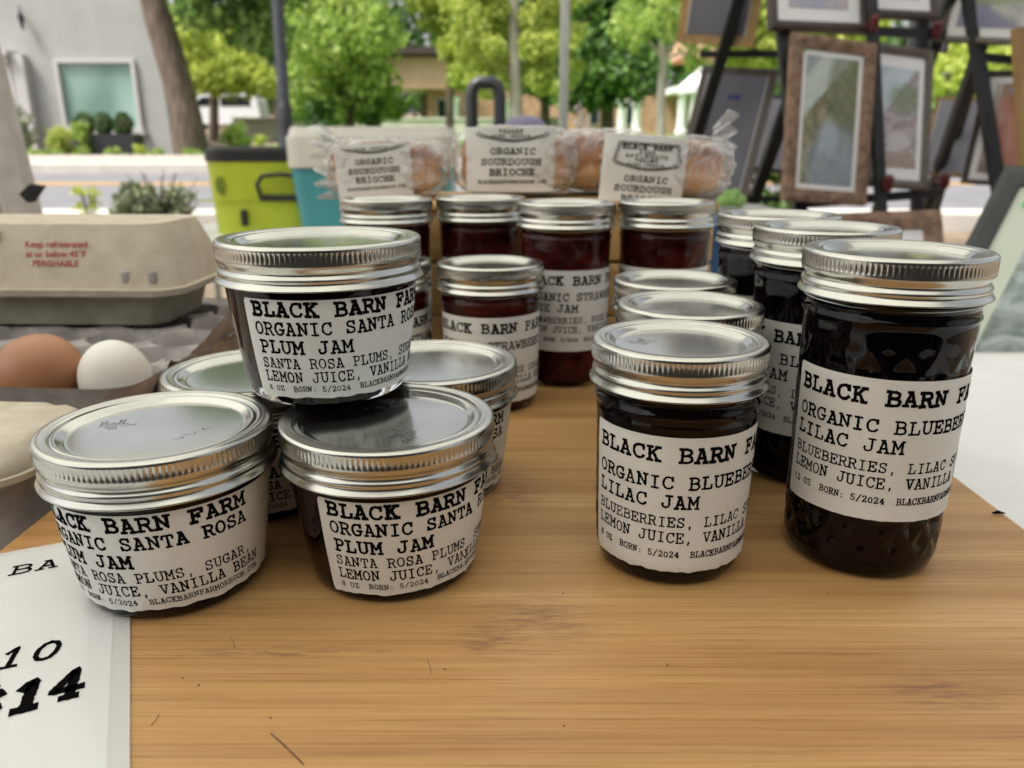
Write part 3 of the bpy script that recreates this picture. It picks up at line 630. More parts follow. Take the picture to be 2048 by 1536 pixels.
shrub('hedge_bush', 'dark bush under the maple, nearer the ginkgo', 745, 222, 26, 23.5, 'box', 900, .07)
shrub('verge_shrub', 'dark green bush seen between the rack legs', 1525, 372, 60, 5.2, 'mid', 1400, .04)

# ---------------------------------------------------------------- white building with battered corner
YW = ys+3.2
def wpt(px, py, dy=0.0): p = at(px, py, YW); return Vector((p.x, YW+dy, p.z))
def flat(px0, py0, px1, py1): a = wpt(px0, py0); b = wpt(px1, py1); return a.x, a.z, b.x, b.z
bl = thing('white_building', 'white rendered building with a sloping corner and one square window', 'building', (wpt(150, 300).x, YW, gz(YW)))
B0 = Vector(bl.location)
def wall(mb, poly, depth=.35): mb.prism([p-B0 for p in poly], (0, depth, 0))
zb = gz(YW)-.3
wx0, wz1, wx1, wz0 = *flat(108, 118, 0, 0)[:2], *flat(288, 262, 0, 0)[:2]     # opening
edge = [(262, -60), (282, 0), (300, 60), (315, 125), (327, 180), (336, 230), (343, 280), (349, 318)]
E_ = [wpt(*e) for e in edge]; xl = wpt(-420, 0).x; ztop = E_[0].z
E_[-1].z = zb
def xe(z):
    for a, b in zip(E_, E_[1:]):
        if b.z <= z <= a.z: return a.x+(b.x-a.x)*(a.z-z)/(a.z-b.z)
    return E_[-1].x
mb = MB(); v = lambda x, z: Vector((x, YW, z))
wall(mb, [v(xl, zb), v(wx0, zb), v(wx0, ztop), v(xl, ztop)])
wall(mb, [v(wx0, zb), v(wx1, zb), v(wx1, wz0), v(wx0, wz0)])
wall(mb, [v(wx0, wz1), v(wx1, wz1), v(wx1, ztop), v(wx0, ztop)])
rt = [e for e in E_]
wall(mb, [v(wx1, zb)]+[Vector(e) for e in reversed(rt)]+[v(wx1, ztop)])
mb.prism([Vector((e.x-.02, YW+.35, e.z))-B0 for e in rt]+[Vector((xl, YW+.35, ztop))-B0, Vector((xl, YW+.35, zb))-B0], (-3.7, 7, 0))
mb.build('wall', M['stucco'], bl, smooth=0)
mb = MB(); fw = .09; cx, cz = (wx0+wx1)/2-B0.x, (wz0+wz1)/2-B0.z; W_, H_ = wx1-wx0, wz1-wz0
for (c, d) in (((cx, -.02, cz+H_/2-fw/2), (W_, .12, fw)), ((cx, -.02, cz-H_/2+fw/2), (W_, .12, fw)), ((cx-W_/2+fw/2, -.02, cz), (fw, .12, H_-2*fw)), ((cx+W_/2-fw/2, -.02, cz), (fw, .12, H_-2*fw))): mb.box(c, d)
wf = mb.build('window', M['trim'], bl, smooth=0)
MB().box((cx, .03, cz), (W_-2*fw, .02, H_-2*fw)).build('pane', M['pane'], wf, smooth=0)
MB().box((cx, -.07, cz-H_/2-.05), (W_+.16, .2, .08)).build('sill', M['trim'], wf, smooth=0)
# doorway at the far left: door, moulding, pilaster
a = wpt(8, 300)-B0
mb = MB(); p0, p1 = wpt(48, 110)-B0, wpt(72, 318)-B0
mb.box(((p0.x+p1.x)/2, -.12, (p0.z+zb-B0.z)/2), (.28, .235, p0.z-zb+B0.z)); mb.build('pilaster', M['trim'], bl, smooth=0)
q = wpt(-20, 108)-B0
mb = MB(); mb.box((q.x, -.2, q.z), (1.25, .39, .12)); mb.box((q.x, -.15, q.z-.15), (1.15, .29, .175)); mb.build('door_moulding', M['trim'], bl, smooth=0)
d = wpt(-18, 130)-B0
dr = MB().box((d.x, -.05, (d.z+zb-B0.z)/2), (1.0, .09, d.z-zb+B0.z)).build('door', M['white'], bl, smooth=0)
MB().lathe([(.0, 0), (.09, 0), (.10, .02), (.09, .04), (0, .04)], 20, M=Matrix.Translation((d.x+.18, -.1, d.z-.42)) @ Matrix.Rotation(PI/2, 4, 'X')).build('door_knocker', M['black'], dr)
s = wpt(50, 38)-B0
mb = MB(); mb.tube([(s.x, -.02, s.z), (s.x, -.14, s.z+.05), (s.x, -.16, s.z+.26)], .018, 8); mb.lathe([(.02, -.26), (.045, -.12), (.075, .02), (.05, .09), (.02, .16)], 12, M=Matrix.Translation((s.x, -.16, s.z)), close=True)
tag(mb.build('wall_lamp', M['black']), 'slim dark lantern on the wall of the white building', 'wall lamp'); bpy.data.objects['wall_lamp'].location = B0
# planter with three clipped balls
pl = at(218, 300, YB); pz = gz(YB)
t = thing('planter', 'long black planter box under the window of the white building', 'planter', (at(222, 300, YB-.3).x, YB-.3, pz))
mb = MB(); top = at(220, 268, YB).z-pz; wpl = 112*YB/FPX
for (c, d) in (((0, -.2, top/2), (wpl, .04, top)), ((0, .2, top/2), (wpl, .04, top)), ((-wpl/2+.02, 0, top/2), (.04, .36, top)), ((wpl/2-.02, 0, top/2), (.04, .36, top))): mb.box(c, d)
mb.build('box', M['blackplastic'], t, smooth=0); MB().box((0, 0, top-.05), (wpl-.08, .36, .06)).build('soil', M['soil'], t, smooth=0)
for px, lb in ((172, 'clipped dark green ball at the left end of the black planter'), (209, 'middle clipped dark green ball in the black planter'), (248, 'clipped dark green ball at the right end of the black planter')):
    c = at(px, 262, YB-.3); r = 21*YB/FPX; t = thing('clipped_shrub', lb, 'shrub', (c.x, YB-.3, pz+top-.05), group='clipped balls in the planter')
    leaves([(Vector((0, 0, r*1.0)), Vector((r*.86, r*.86, r)))], 900, .035, .75).build('foliage', LM['box'], t, smooth=0); MB().ball((0, 0, r*.95), r*.72, nu=14, nv=8).tube([(0, 0, 0), (0, 0, r)], .02, 6).build('stem', M['bark'], t)

# ---------------------------------------------------------------- far buildings, wall, white vehicle, posts
YF = 38; fz = gz(YF)
t = thing('porch_building', 'tan and brown building with white porch columns behind the trees', 'building', (at(1150, 250, YF).x, YF, fz)); O = Vector(t.location)
def L(px, py, dy=0): p = at(px, py, YF); return Vector((p.x, YF+dy, p.z))-O
mb = MB(); a, b = L(850, 140), L(1480, 260); zt = L(0, 178).z
mb.box(((a.x+b.x)/2, 3.0, (zt-.5)/2), (b.x-a.x, 5, zt+.5)); mb.build('wall', M['brownwall'], t, smooth=0)
mb = MB(); a, b = L(752, 115), L(896, 178); mb.box(((a.x+b.x)/2, 1.2, (a.z+b.z)/2), (b.x-a.x, 3, a.z-b.z)); mb.build('upper_wall', M['tan'], t, smooth=0); mb = MB(); a, b = L(1372, 20), L(1480, 112); mb.box(((a.x+b.x)/2, 2.0, (a.z+b.z)/2), (b.x-a.x, 4, a.z-b.z)); mb.build('upper_wall', M['tan'], t, smooth=0)
MB().box((L(880, 0).x, 1.8, L(0, 195).z/2), (2.2, 2.2, L(0, 181).z)).build('shade_block', M['bark'], t, smooth=0)  # dark brown block put in as the shade below the upper storey
a, b = L(830, 104), L(1490, 112); MB().box(((L(740, 0).x+L(905, 0).x)/2, 1.0, a.z), (L(905, 0).x-L(740, 0).x, 3.6, .3)).build('roof', M['darkframe'], t, smooth=0)
MB().box(((L(1340, 0).x+L(1500, 0).x)/2, -1.0, L(0, 185).z), (L(1500, 0).x-L(1340, 0).x, 3, .25)).build('porch_beam', M['white'], t, smooth=0)
for px in (872, 900, 1005, 1180, 1255, 1395, 1432):
    p0, p1 = L(px, 196), L(px+20, 250); f = MB().box(((p0.x+p1.x)/2, .47, (p0.z+p1.z)/2), (p1.x-p0.x, .06, p0.z-p1.z)).build('window', M['trim'], t, smooth=0)
    MB().box(((p0.x+p1.x)/2, .43, (p0.z+p1.z)/2), ((p1.x-p0.x)*.8, .03, (p0.z-p1.z)*.9)).build('pane', M['darkglass'], f, smooth=0)
for px, top in ((916, 200), (1012, 206), (1230, 205), (1258, 210), (1342, 185), (1364, 185)):
    p = L(px, 252); zt = L(px, top).z; MB().lathe([(.26, 0), (.26, .15), (.19, .2), (.175, zt-.25), (.22, zt-.18), (.25, zt)], 16, close=True, M=Matrix.Translation((p.x, -2.2, 0))).build('porch_column', M['white'], t)
# white parasol beside the porch
YP = 30; p = at(1408, 175, YP); t = thing('parasol', 'white parasol in front of the porch, left of the display racks', 'parasol', (p.x, YP, gz(YP))); hz = p.z-gz(YP); rr = 50*YP/FPX
MB().lathe([(.0, hz+.85), (rr*.35, hz+.55), (rr*.75, hz+.2), (rr, hz), (rr, hz-.22), (rr*.97, hz-.22), (rr*.95, hz)], 8).build('canopy', M['white'], t, smooth=0); MB().tube([(0, 0, 0), (0, 0, hz+.8)], .03, 8).build('pole', M['white'], t); MB().lathe([(.3, 0), (.3, .06), (.06, .1)], 16, close=True).build('base', M['blackplastic'], t)
# low pale wall along the far side
YL = 31; z0 = gz(YL); a, b = at(470, 240, YL), at(1120, 240, YL)
t = thing('garden_wall', 'low pale concrete wall running behind the bread', 'wall', ((a.x+b.x)/2, YL, z0)); hh = a.z-z0
MB().box((0, 0, hh/2-.2), (b.x-a.x, .3, hh+.4)).build('wall', M['paleconcrete'], t, smooth=0); MB().box((0, 0, hh+.04), (b.x-a.x+.1, .4, .08)).build('coping', M['paleconcrete'], t, smooth=0)
# white vehicle
YV = 36; p = at(447, 258, YV); t = thing('parked_vehicle', 'white van parked beyond the lawn, left of the lamp post', 'van', (p.x, YV, gz(YV)))
k = p.z-gz(YV); t.location.z += max(0, k-.1); t.scale = (.85, .85, .85)
prof = [(-2.3, .35), (-2.35, .95), (-2.2, 1.02), (-1.35, 1.15), (-.75, 1.72), (1.9, 1.8), (2.2, 1.5), (2.3, .8), (2.3, .35)]
mb = MB().prism([Vector((x*.95, -.85, z)) for x, z in prof], (0, 1.7, 0)); bo = mb.build('body', M['carwhite'], t, smooth=0); 
MB().prism([Vector((x*.95, -.875, z)) for x, z in ((-1.15, 1.2), (-.68, 1.62), (.2, 1.64), (.2, 1.2))], (0, .02, 0)).build('window', M['darkglass'], t, smooth=0)
MB().prism([Vector((x*.95, -.875, z)) for x, z in ((.3, 1.2), (.3, 1.64), (1.7, 1.66), (1.9, 1.2))], (0, .02, 0)).build('window', M['darkglass'], t, smooth=0)
MB().prism([Vector((-1.34*.95-.02, -.7, 1.17)), Vector((-.75*.95-.02, -.7, 1.70)), Vector((-.75*.95-.02, .7, 1.70)), Vector((-1.34*.95-.02, .7, 1.17))], (-.02, 0, .01)).build('windscreen', M['darkglass'], t, smooth=0)
for x in (-1.45, 1.4):
    for y in (-.8, .8):
        wl = MB().lathe([(.0, -.1), (.22, -.1), (.33, -.08), (.34, 0), (.33, .08), (.22, .1), (0, .1)], 24, M=Matrix.Translation((x, y, .34)) @ Matrix.Rotation(PI/2, 4, 'X')).build('wheel', M['tyre'], t)
        MB().lathe([(0, -.02), (.2, -.02), (.2, .02), (0, .02)], 18, M=Matrix.Translation((x, y+(-.1 if y < 0 else .1), .34)) @ Matrix.Rotation(PI/2, 4, 'X')).build('rim', M['post'], wl)
for y in (-.6, .6): MB().box((-2.2, y, .8), (.06, .3, .14), bev=.02).build('headlight', M['paleconcrete'], t)
# dark lamp post
YS = yf+1.2; p1, p0 = at(571, 250, YS), at(554, -10, YS); t = thing('lamp_post', 'dark metal lamp post with a thick collar behind the coolers', 'lamp post', (p1.x, YS, gz(YS)+.1)); O = Vector(t.location)
dx = (p0.x-p1.x)/(p0.z-p1.z)
f = lambda z: (dx*(z-(p1.z-O.z)), 0, z)
MB().tube([f(0), f(1.0), f(5.2)], [.105, .105, .085], 16).build('pole', M['lamp'], t)
MB().tube([f(0), f(.05), f(p1.z-O.z), f(p1.z-O.z+.28), f(p1.z-O.z+.36)], [.2, .17, .14, .14, .11], 16).build('collar', M['blackplastic'], t)
h = f(5.2); MB().lathe([(.04, 0), (.2, .12), (.24, .3), (.2, .6), (.05, .72)], 16, close=True, M=Matrix.Translation(h)).build('lantern', M['trim'], t)

# ---------------------------------------------------------------- the stall's canopy
CX0, CX1, CY0, CY1, CZ = -2.75, 1.15, -1.2, 2.9, 2.25
t = thing('canopy_tent', 'pale fabric canopy over the stall, standing on light grey poles', 'canopy', (CX1, CY1, gz(CY1)))
O = Vector(t.location); cx, cy = (CX0+CX1)/2, (CY0+CY1)/2
M['clothtent'] = tent_fabric(); apex = Vector((cx, cy, CZ+.75))-O; cs = [Vector((x, y, CZ))-O for x, y in ((CX0, CY0), (CX1, CY0), (CX1, CY1), (CX0, CY1))]
MB().add(cs+[apex], [(0, 1, 4), (1, 2, 4), (2, 3, 4), (3, 0, 4)]).build('roof', M['clothtent'], t, smooth=0)
MB().add(cs+[c-Vector((0, 0, .22)) for c in cs], [(i, (i+1) % 4, 4+(i+1) % 4, 4+i) for i in range(4)]).build('valance', M['clothtent'], t, smooth=0)
for x, y in ((CX0, CY0), (CX1, CY0), (CX0, CY1)):
    MB().box(Vector((x, y, (CZ+gz(y))/2))-O, (.032, .032, CZ-gz(y)-.01), bev=.004).build('pole', M['post'], t)

YP2 = 3.05; p = at(1127, 200, YP2); tp = MB().box((0, 0, 1.3), (.032, .032, 2.6), bev=.004).build('tent_pole', M['post']); tp.location = (p.x, YP2, gz(YP2)); tag(tp, 'straight light grey pole standing right of the ginkgo trunk', 'pole')
# ---------------------------------------------------------------- coolers on a low table behind the stall
YT = 3.0; zt = at(0, 472, YT-.17).z
t = thing('folding_table', 'low folding table carrying the coolers behind the stall', 'table', (-.62, YT-.05, gz(YT)))
h0 = zt-gz(YT); MB().box((0, 0, h0-.02), (1.25, .72, .04), bev=.01).build('tabletop', M['offwhite'], t)
for x in (-.58, .58):
    for y in (-.22, .22): MB().tube([(x, y, 0), (x, y, h0-.04)], .014, 8).build('leg', M['post'], t)
# lime cooler
a, b = at(418, 300, YT-.05), at(590, 300, YT-.05); wl = b.x-a.x+.10; c = (a.x+b.x+.10)/2
t = thing('lime_cooler', 'lime green cooler with a black lid, handle and latch', 'cooler', (c, YT, zt)); ht = at(0, 322, YT-.05).z-zt; lt = at(0, 293, YT-.05).z-zt
def rr_box(x, y, z0, z1, tp, rad, n=6):   # rounded tapered tub
    pr = []
    for z, s in ((z0, 1-tp), (z1, 1.0)):
        ring = []
        for sx, sy, a0 in ((1, 1, 0), (-1, 1, 90), (-1, -1, 180), (1, -1, 270)):
            for i in range(n+1):
                q = R(a0+90*i/n); ring.append(Vector((sx*(x/2*s-rad)+rad*math.cos(q), sy*(y/2*s-rad)+rad*math.sin(q), z)))
        pr.append(ring)
    m = MB(); k = len(pr[0]); m.add(pr[0]+pr[1], [tuple(range(k-1, -1, -1)), tuple(range(k, 2*k))]+[(i, (i+1) % k, k+(i+1) % k, k+i) for i in range(k)]); return m
rr_box(wl, .34, 0, ht, .06, .10).build('body', M['lime'], t); rr_box(wl+.012, .35, ht+.001, lt-.012, 0, .105).build('lid', M['blackplastic'], t)
rr_box(wl-.02, .32, lt-.0118, lt, -.02, .09).build('lid_top', M['blackplastic'], t)
fx = lambda px: at(px, 300, YT-.18).x-c; fzz = lambda py: at(0, py, YT-.18).z-zt
mb = MB(); mb.tube([(fx(512), -.165, fzz(400)), (fx(514), -.215, fzz(368)), (fx(524), -.21, fzz(352)), (fx(560), -.21, fzz(348)), (fx(598), -.21, fzz(352)), (fx(604), -.2, fzz(370)), (fx(606), -.165, fzz(400))], .008, 8); mb.box((fx(560), -.172, fzz(396)), (fx(604)-fx(514), .02, .022), bev=.006); mb.build('handle', M['blackplastic'], t)
MB().box((fx(474), -.172, fzz(436)), (.022, .02, .055), bev=.004).build('latch', M['blackplastic'], t)
MB().box((fx(500), -.1665, fzz(402)), (wl*.99, .006, .006)).build('rim', M['lime'], t)
MB().lathe([(0, -.004), (.03, -.004), (.032, 0), (.03, .004), (0, .004)], 20, M=Matrix.Translation((fx(430), -.168, fzz(372))) @ Matrix.Rotation(PI/2, 4, 'X') @ Matrix.Scale(.5, 4, (1, 0, 0))).build('emblem', mat('dark_lime', (.15, .20, .02), .5), t)
# teal cooler
YC = 2.85; a, b = at(566, 300, YC-.16), at(905, 300, YC-.16); wl = b.x-a.x; c = (a.x+b.x)/2
t = thing('teal_cooler', 'teal cooler with a tall off white lid behind the bread bags', 'cooler', (c, YC+.04, zt)); ht = at(0, 336, YC-.16).z-zt; lt = at(0, 253, YC-.16).z-zt
rr_box(wl-.012, .38, 0, ht, .09, .05).build('body', M['teal'], t); rr_box(wl, .40, ht+.001, lt-.03, .0, .055).build('lid', M['offwhite'], t); rr_box(wl*.95, .37, lt-.0299, lt, -.035, .05).build('lid_top', M['offwhite'], t)
# hand cart whose handle shows over the bread
YH = 3.5; a, b, c = at(944, 262, YH), at(1000, 262, YH), at(972, 165, YH); t = thing('hand_cart', 'black hand cart whose looped handle rises behind the bread', 'cart', (c.x, YH, gz(YH))); O = Vector(t.location)
hz = c.z-O.z; x0, x1 = a.x-c.x, b.x-c.x
MB().tube([(x0, 0, hz-.32), (x0, 0, hz-.05), (x0+.008, 0, hz-.018), (x0+.03, 0, hz), (x1-.03, 0, hz), (x1-.008, 0, hz-.018), (x1, 0, hz-.05), (x1, 0, hz-.32)], .027, 14).build('handle', M['blackplastic'], t)
for x in (x0, x1): MB().tube([(x, 0, .1), (x, 0, hz-.32)], .009, 8).build('rail', M['post'], t)
MB().box((0, -.12, .03), (.34, .26, .02), bev=.004).build('base_plate', M['blackplastic'], t); MB().box((0, 0, .11), (.3, .03, .03)).build('axle', M['blackplastic'], t)
for s in (-1, 1): MB().lathe([(.03, -.02), (.085, -.02), (.09, 0), (.085, .02), (.03, .02)], 20, M=Matrix.Translation((s*.17, .01, .09)) @ Matrix.Rotation(PI/2, 4, 'Y')).build('wheel', M['tyre'], t)
# domed container
YD = 1.55; c = at(1050, 250, YD); t = thing('domed_container', 'round container with a dusty purple domed lid behind the bread', 'container', (c.x, YD, gz(YD))); r = 42*YD/FPX; hz = at(0, 231, YD).z-gz(YD)
MB().lathe([(r*.8, 0), (r*.85, .01), (r*.95, hz-.09), (r*.95, hz-.04)], 32, close=True).build('body', M['offwhite'], t); MB().lathe([(r*1.06, hz-.045), (r*1.06, hz-.03), (r*.95, hz-.016), (r*.7, hz-.005), (r*.35, hz-.0008), (0.0001, hz)], 32).build('lid', M['purple'], t)
# canvas bundle at the left edge
YN = 1.25
t = thing('canvas_bundle', 'folded beige canvas bundle leaning at the left edge behind the egg cartons', 'canvas', (at(20, 400, YN).x, YN, gz(YN))); O = Vector(t.location)
def cv(s, v_):
    z = 1.25*(1-v_)+.0; p = at(-130+s*190, 460, YN); lean = -(z-(p.z-O.z))*.10
    f = .035*math.sin(s*19+.8)*(.4+.6*v_); return Vector((p.x-O.x+lean, f-.02*nz(s*4, v_*3), z))
mb = MB(); mb.sheet(cv, 60, 24); mb.sheet(lambda s, v_: cv(1-s, v_)+Vector((0, .03, 0)), 60, 24); mb.build('canvas', M['canvas'], t, smooth=180)
p0, p1 = at(68, 372, YN-.05)-O, at(54, 405, YN-.05)-O; mb = MB(); mb.prism([p0+Vector((.012, 0, 0)), p0+Vector((-.006, 0, .003)), p1+Vector((-.010, 0, .012)), p1, p1+Vector((.006, 0, 0))], (0, .012, 0)); mb.build('clip', M['blackplastic'], t, smooth=0)
# blue cloth tote and produce tray to the right of the bread
YQ = 1.05; c = at(1462, 500, YQ); t = thing('blue_tote', 'dark blue cloth tote standing behind the blueberry jars', 'tote bag', (c.x+.02, YQ+.1, gz(1.1))); hz = at(0, 452, YQ).z-gz(1.1)
mb = rr_box(.15, .16, 0, hz, .12, .03); mb.v = [(x+.006*nz(z*9, y*12), y+.008*nz(x*14, z*11), z) for x, y, z in mb.v]; mb.build('bag', M['blue'], t)
YQ = 1.75; c = at(1462, 415, YQ); t = thing('grey_tray', 'shallow grey tray of green fruit beside the display rack', 'tray', (c.x, YQ, c.z-.02)); tr = rr_box(.16, .16, 0, .022, .12, .02); tr.build('tray', M['post'], t)
MB().box((0, 0, -(c.z-.02-gz(YQ))/2-.001), (.10, .10, c.z-.022-gz(YQ)), bev=.006).build('stand', M['blackplastic'], t)
for px, py, rr in ((1447, 402, 13), (1462, 399, 15), (1478, 401, 14), (1455, 389, 10), (1470, 388, 11)):
    p = at(px, py, YQ-.04); r = rr*YQ/FPX; tag(MB().ball((0, 0, 0), (r, r, r*.92), lambda d: 1+.05*nz(d.x*3, d.y*3, d.z*3), 18, 12).build('green_fruit', M['fruit']), 'round green fruit heaped on the grey tray', 'fruit', 'green fruit on the grey tray').location = p

# ---------------------------------------------------------------- display racks with framed prints
def rack(name, label, Y, xpx, posts, bars):
    base = at(xpx, 300, Y); t = thing(name, label, 'display rack', (base.x, Y, gz(Y))); O = Vector(t.location)
    for (a, b, w_) in posts: MB().bar(Vector(a)-O, Vector(b)-O, w_, w_*.8).build('leg', M['black'], t, smooth=0)
    for (a, b, w_) in bars: MB().bar(Vector(a)-O, Vector(b)-O, w_, w_*.7).build('crossbar', M['black'], t, smooth=0)
    return t
def toground(a, b):             # carry a post on in a straight line until it meets the ground
    d = b-a; k = (a.z-SLOPE*a.y)/(SLOPE*d.y-d.z); return a+d*k
def framed(name, label, tl, tr, bl_, fw, depth, mf, mw, mm, pic, group='framed prints on the racks', face=True, extra=None, mats=None):
    """tl, tr, bl_: three corners in space; builds moulding, mat board, print, backing."""
    tl, tr, bl_ = Vector(tl), Vector(tr), Vector(bl_); u = (tr-tl); W = u.length; u.normalize(); v = (bl_-tl); v = v-u*v.dot(u); H = v.length; v.normalize(); n = u.cross(v); n.normalize()
    # n points away from the viewer when seen from the front (u right, v down)
    t = thing(name, label, 'framed print', (0, 0, 0), group=group); o = tl+u*W/2+v*H/2
    t.matrix_world = Matrix.Translation(o) @ Matrix((u, -v, -n)).transposed().to_4x4()
    # local axes: x right, y up, z towards the viewer
    mb = MB(); w2, h2 = W/2, H/2; z0, z1 = -depth, 0
    for (A, B_, C_, D) in (((-w2, h2), (w2, h2), (w2-fw, h2-fw), (-w2+fw, h2-fw)), ((w2, h2), (w2, -h2), (w2-fw, -h2+fw), (w2-fw, h2-fw)), ((w2, -h2), (-w2, -h2), (-w2+fw, -h2+fw), (w2-fw, -h2+fw)), ((-w2, -h2), (-w2, h2), (-w2+fw, h2-fw), (-w2+fw, -h2+fw))):
        P = [Vector((*q, z0)) for q in (A, B_, C_, D)]; Q = [Vector((A[0], A[1], z1-.003)), Vector((B_[0], B_[1], z1-.003)), Vector((C_[0], C_[1], z1-.005)), Vector((D[0], D[1], z1-.005))]
        m1 = [Vector(((A[0]*.6+D[0]*.4), (A[1]*.6+D[1]*.4), z1)), Vector(((B_[0]*.6+C_[0]*.4), (B_[1]*.6+C_[1]*.4), z1))]
        mb.add(P+Q+m1, [(0, 1, 2, 3), (1, 0, 4, 5), (3, 2, 6, 7), (4, 8, 9, 5), (8, 7, 6, 9), (0, 3, 7, 8, 4), (2, 1, 5, 9, 6)])
    mb.build('frame', mf, t, smooth=0, fixn=False)
    iw, ih = W-2*fw, H-2*fw
    MB().box((0, 0, -.012), (iw+.004, ih+.004, .003)).build('mat_board', mm, t, smooth=0)
    if pic:
        l, r, tp, bt = mw if isinstance(mw, tuple) else (mw,)*4
        p = MB().box(((l-r)/2, (bt-tp)/2, -.0095), (iw-l-r, ih-tp-bt, .001)); p.build('print', pic, t, smooth=0)
    MB().box((0, 0, -depth-.0025), (W-.006, H-.006, .0045)).build('backing', mats or M['backing'], t, smooth=0)
    if extra: extra(t, W, H, fw)
    return t
def sticker(x, y, s=.012):
    def f(t, W, H, fw): MB().lathe([(0, .0006), (s/2, .0005), (s/2, 0)], 16, M=Matrix.Translation((-W/2+fw+x, H/2-fw-y, -.009))).build('sticker', M['dot'], t)
    return f
P1 = printmat('print_stone_path', [(.035, .045, .025), (.10, .10, .045), (.22, .20, .10), (.34, .32, .22), (.10, .09, .05)], 46, (1, .7, 1), .5, bands=[('oval', .62, .08, .5, .42, .2, (.26, .33, .42)), ('oval', .50, .36, .16, .16, .3, (.40, .46, .54)), ('half', -.55, 1, .52, .02, (.62, .72, .70)), ('oval', .92, .78, .5, .36, .12, (.13, .15, .06)), ('half', -.6, 1, .82, .02, (.22, .24, .27))])
P2 = printmat('print_old_street', [(.12, .10, .11), (.26, .23, .24), (.36, .30, .30), (.50, .47, .48), (.10, .08, .09)], 40, (1, 2.2, 1), .4, bands=[('oval', .6, .06, .5, .12, .15, (.36, .24, .18)), ('oval', .55, .26, .3, .1, .2, (.60, .58, .60)), ('half', -.62, 1, .42, .02, (.60, .72, .80)), ('oval', .72, .70, .42, .15, .25, (.14, .22, .10)), ('half', -.5, 1, .83, .01, (.42, .46, .56))])
P3 = printmat('print_blue_lilac', [(.24, .26, .36), (.40, .40, .50), (.58, .50, .46), (.34, .36, .48)], 22, bands=[('oval', .3, .3, .4, .3, .3, (.34, .38, .52)), ('oval', .8, .5, .2, .4, .3, (.58, .46, .38))])
P4 = printmat('print_red_barn', [(.10, .06, .05), (.36, .12, .08), (.46, .20, .15), (.55, .45, .40)], 22, (1, .25, 1), .3, bands=[('half', 0, 1, .86, .03, (.24, .17, .12)), ('oval', .5, .92, .2, .03, .3, (.24, .32, .62)), ('half', -1, 0, -.16, .02, (.50, .48, .47)), ('half', 0, -1, -.12, .03, (.20, .16, .15))])
P5 = printmat('print_grey_falls', [(.04, .055, .05), (.12, .16, .15), (.24, .29, .29), (.42, .48, .50), (.08, .10, .09)], 14, dist=1.6, bands=[('oval', .4, .1, .5, .16, .3, (.36, .42, .46))])
P6 = printmat('print_pale_harbour', [(.34, .32, .34), (.50, .50, .50), (.62, .62, .62), (.20, .19, .26)], 18, bands=[('half', -.6, -1, -.55, .05, (.16, .17, .34)), ('half', .9, 1, 1.5, .02, (.20, .17, .15)), ('oval', .5, .35, .6, .06, .2, (.26, .36, .14))])
P7 = printmat('print_blue_lake', [(.20, .30, .14), (.30, .42, .52), (.45, .55, .62)], 16, (1, 3, 1), bands=[('half', 0, -1, -.4, .04, (.22, .32, .10))])
YR = 2.0
G = on_ground
def post(px0, py0, Y0, px1, py1, Y1, w_):
    a, b = at(px0, py0, Y0), at(px1, py1, Y1); return (a-(b-a).normalized()*0, toground(a, b), w_)
def ext(px0, py0, Y0, px1, py1, Y1, w_, up=.5):
    a, b = at(px0, py0, Y0), at(px1, py1, Y1); return (a-(b-a)*up, toground(a, b), w_)
rack('display_rack', 'black folding rack holding the bark framed print, nearer the bread', 2.1, 1560,
     [ext(1478, 0, 2.35, 1392, 280, 2.5, .030), ext(1566, 60, 2.05, 1598, 400, 1.98, .030), ext(1598, 150, 2.3, 1500, 420, 2.6, .034, .1), ext(1900, 0, 2.3, 1862, 110, 2.35, .028), ext(1745, 60, 2.05, 1762, 420, 1.98, .024), ext(1845, 40, 2.2, 1832, 430, 2.2, .026)],
     [(at(1560, 52, 2.12), at(1890, 70, 2.12), .022), (at(1600, 408, 2.05), at(1880, 385, 2.1), .022), (at(1400, 108, 2.42), at(1575, 108, 2.4), .018), (at(1380, 395, 2.5), at(1560, 398, 2.5), .018)])
rack('display_rack', 'black folding rack at the right edge carrying the red print', 2.4, 1960,
     [ext(1952, 90, 2.25, 1994, 360, 2.2, .030), ext(1955, 110, 2.4, 1850, 420, 2.75, .030, .15), ext(1948, 150, 2.45, 1870, 420, 2.9, .024, .0), ext(2080, 60, 2.25, 2110, 360, 2.2, .030)],
     [(at(1945, 112, 2.3), at(2120, 130, 2.3), .022), (at(1985, 352, 2.24), at(2120, 360, 2.24), .022)])
framed('framed_print', 'print in a broad bark textured brown frame with a green sticker', at(1590, 63, 1.96), at(1757, 86, 2.02), at(1609, 402, 1.90), .030, .02, M['barkframe'], .013, M['matboard'], P1, extra=sticker(.004, .004, .010))
framed('framed_print', 'street scene print in a grey brown frame right of the bark frame', at(1742, 82, 2.06), at(1871, 100, 2.12), at(1760, 372, 2.0), .020, .02, M['greyframe'], (.012, .018, .03, .03), M['matboard'], P2)
framed('framed_print', 'lilac toned print in a dark frame above the bark frame', at(1535, -180, 2.06), at(1735, -165, 2.12), at(1557, 56, 2.0), .021, .02, M['darkframe'], .032, M['matboard'], P3)
framed('framed_print', 'small pale print in a dark frame at the top, over two red clamps', at(1724, -150, 2.14), at(1868, -138, 2.2), at(1738, 30, 2.08), .019, .02, M['darkframe'], .03, M['matboard'], P3)
framed('framed_print', 'harbour print in a dark grey frame high on the rack at the right edge', at(1925, -140, 2.28), at(2140, -150, 2.1), at(1948, 88, 2.24), .018, .02, M['greyframe'], .022, M['matboard'], P6)
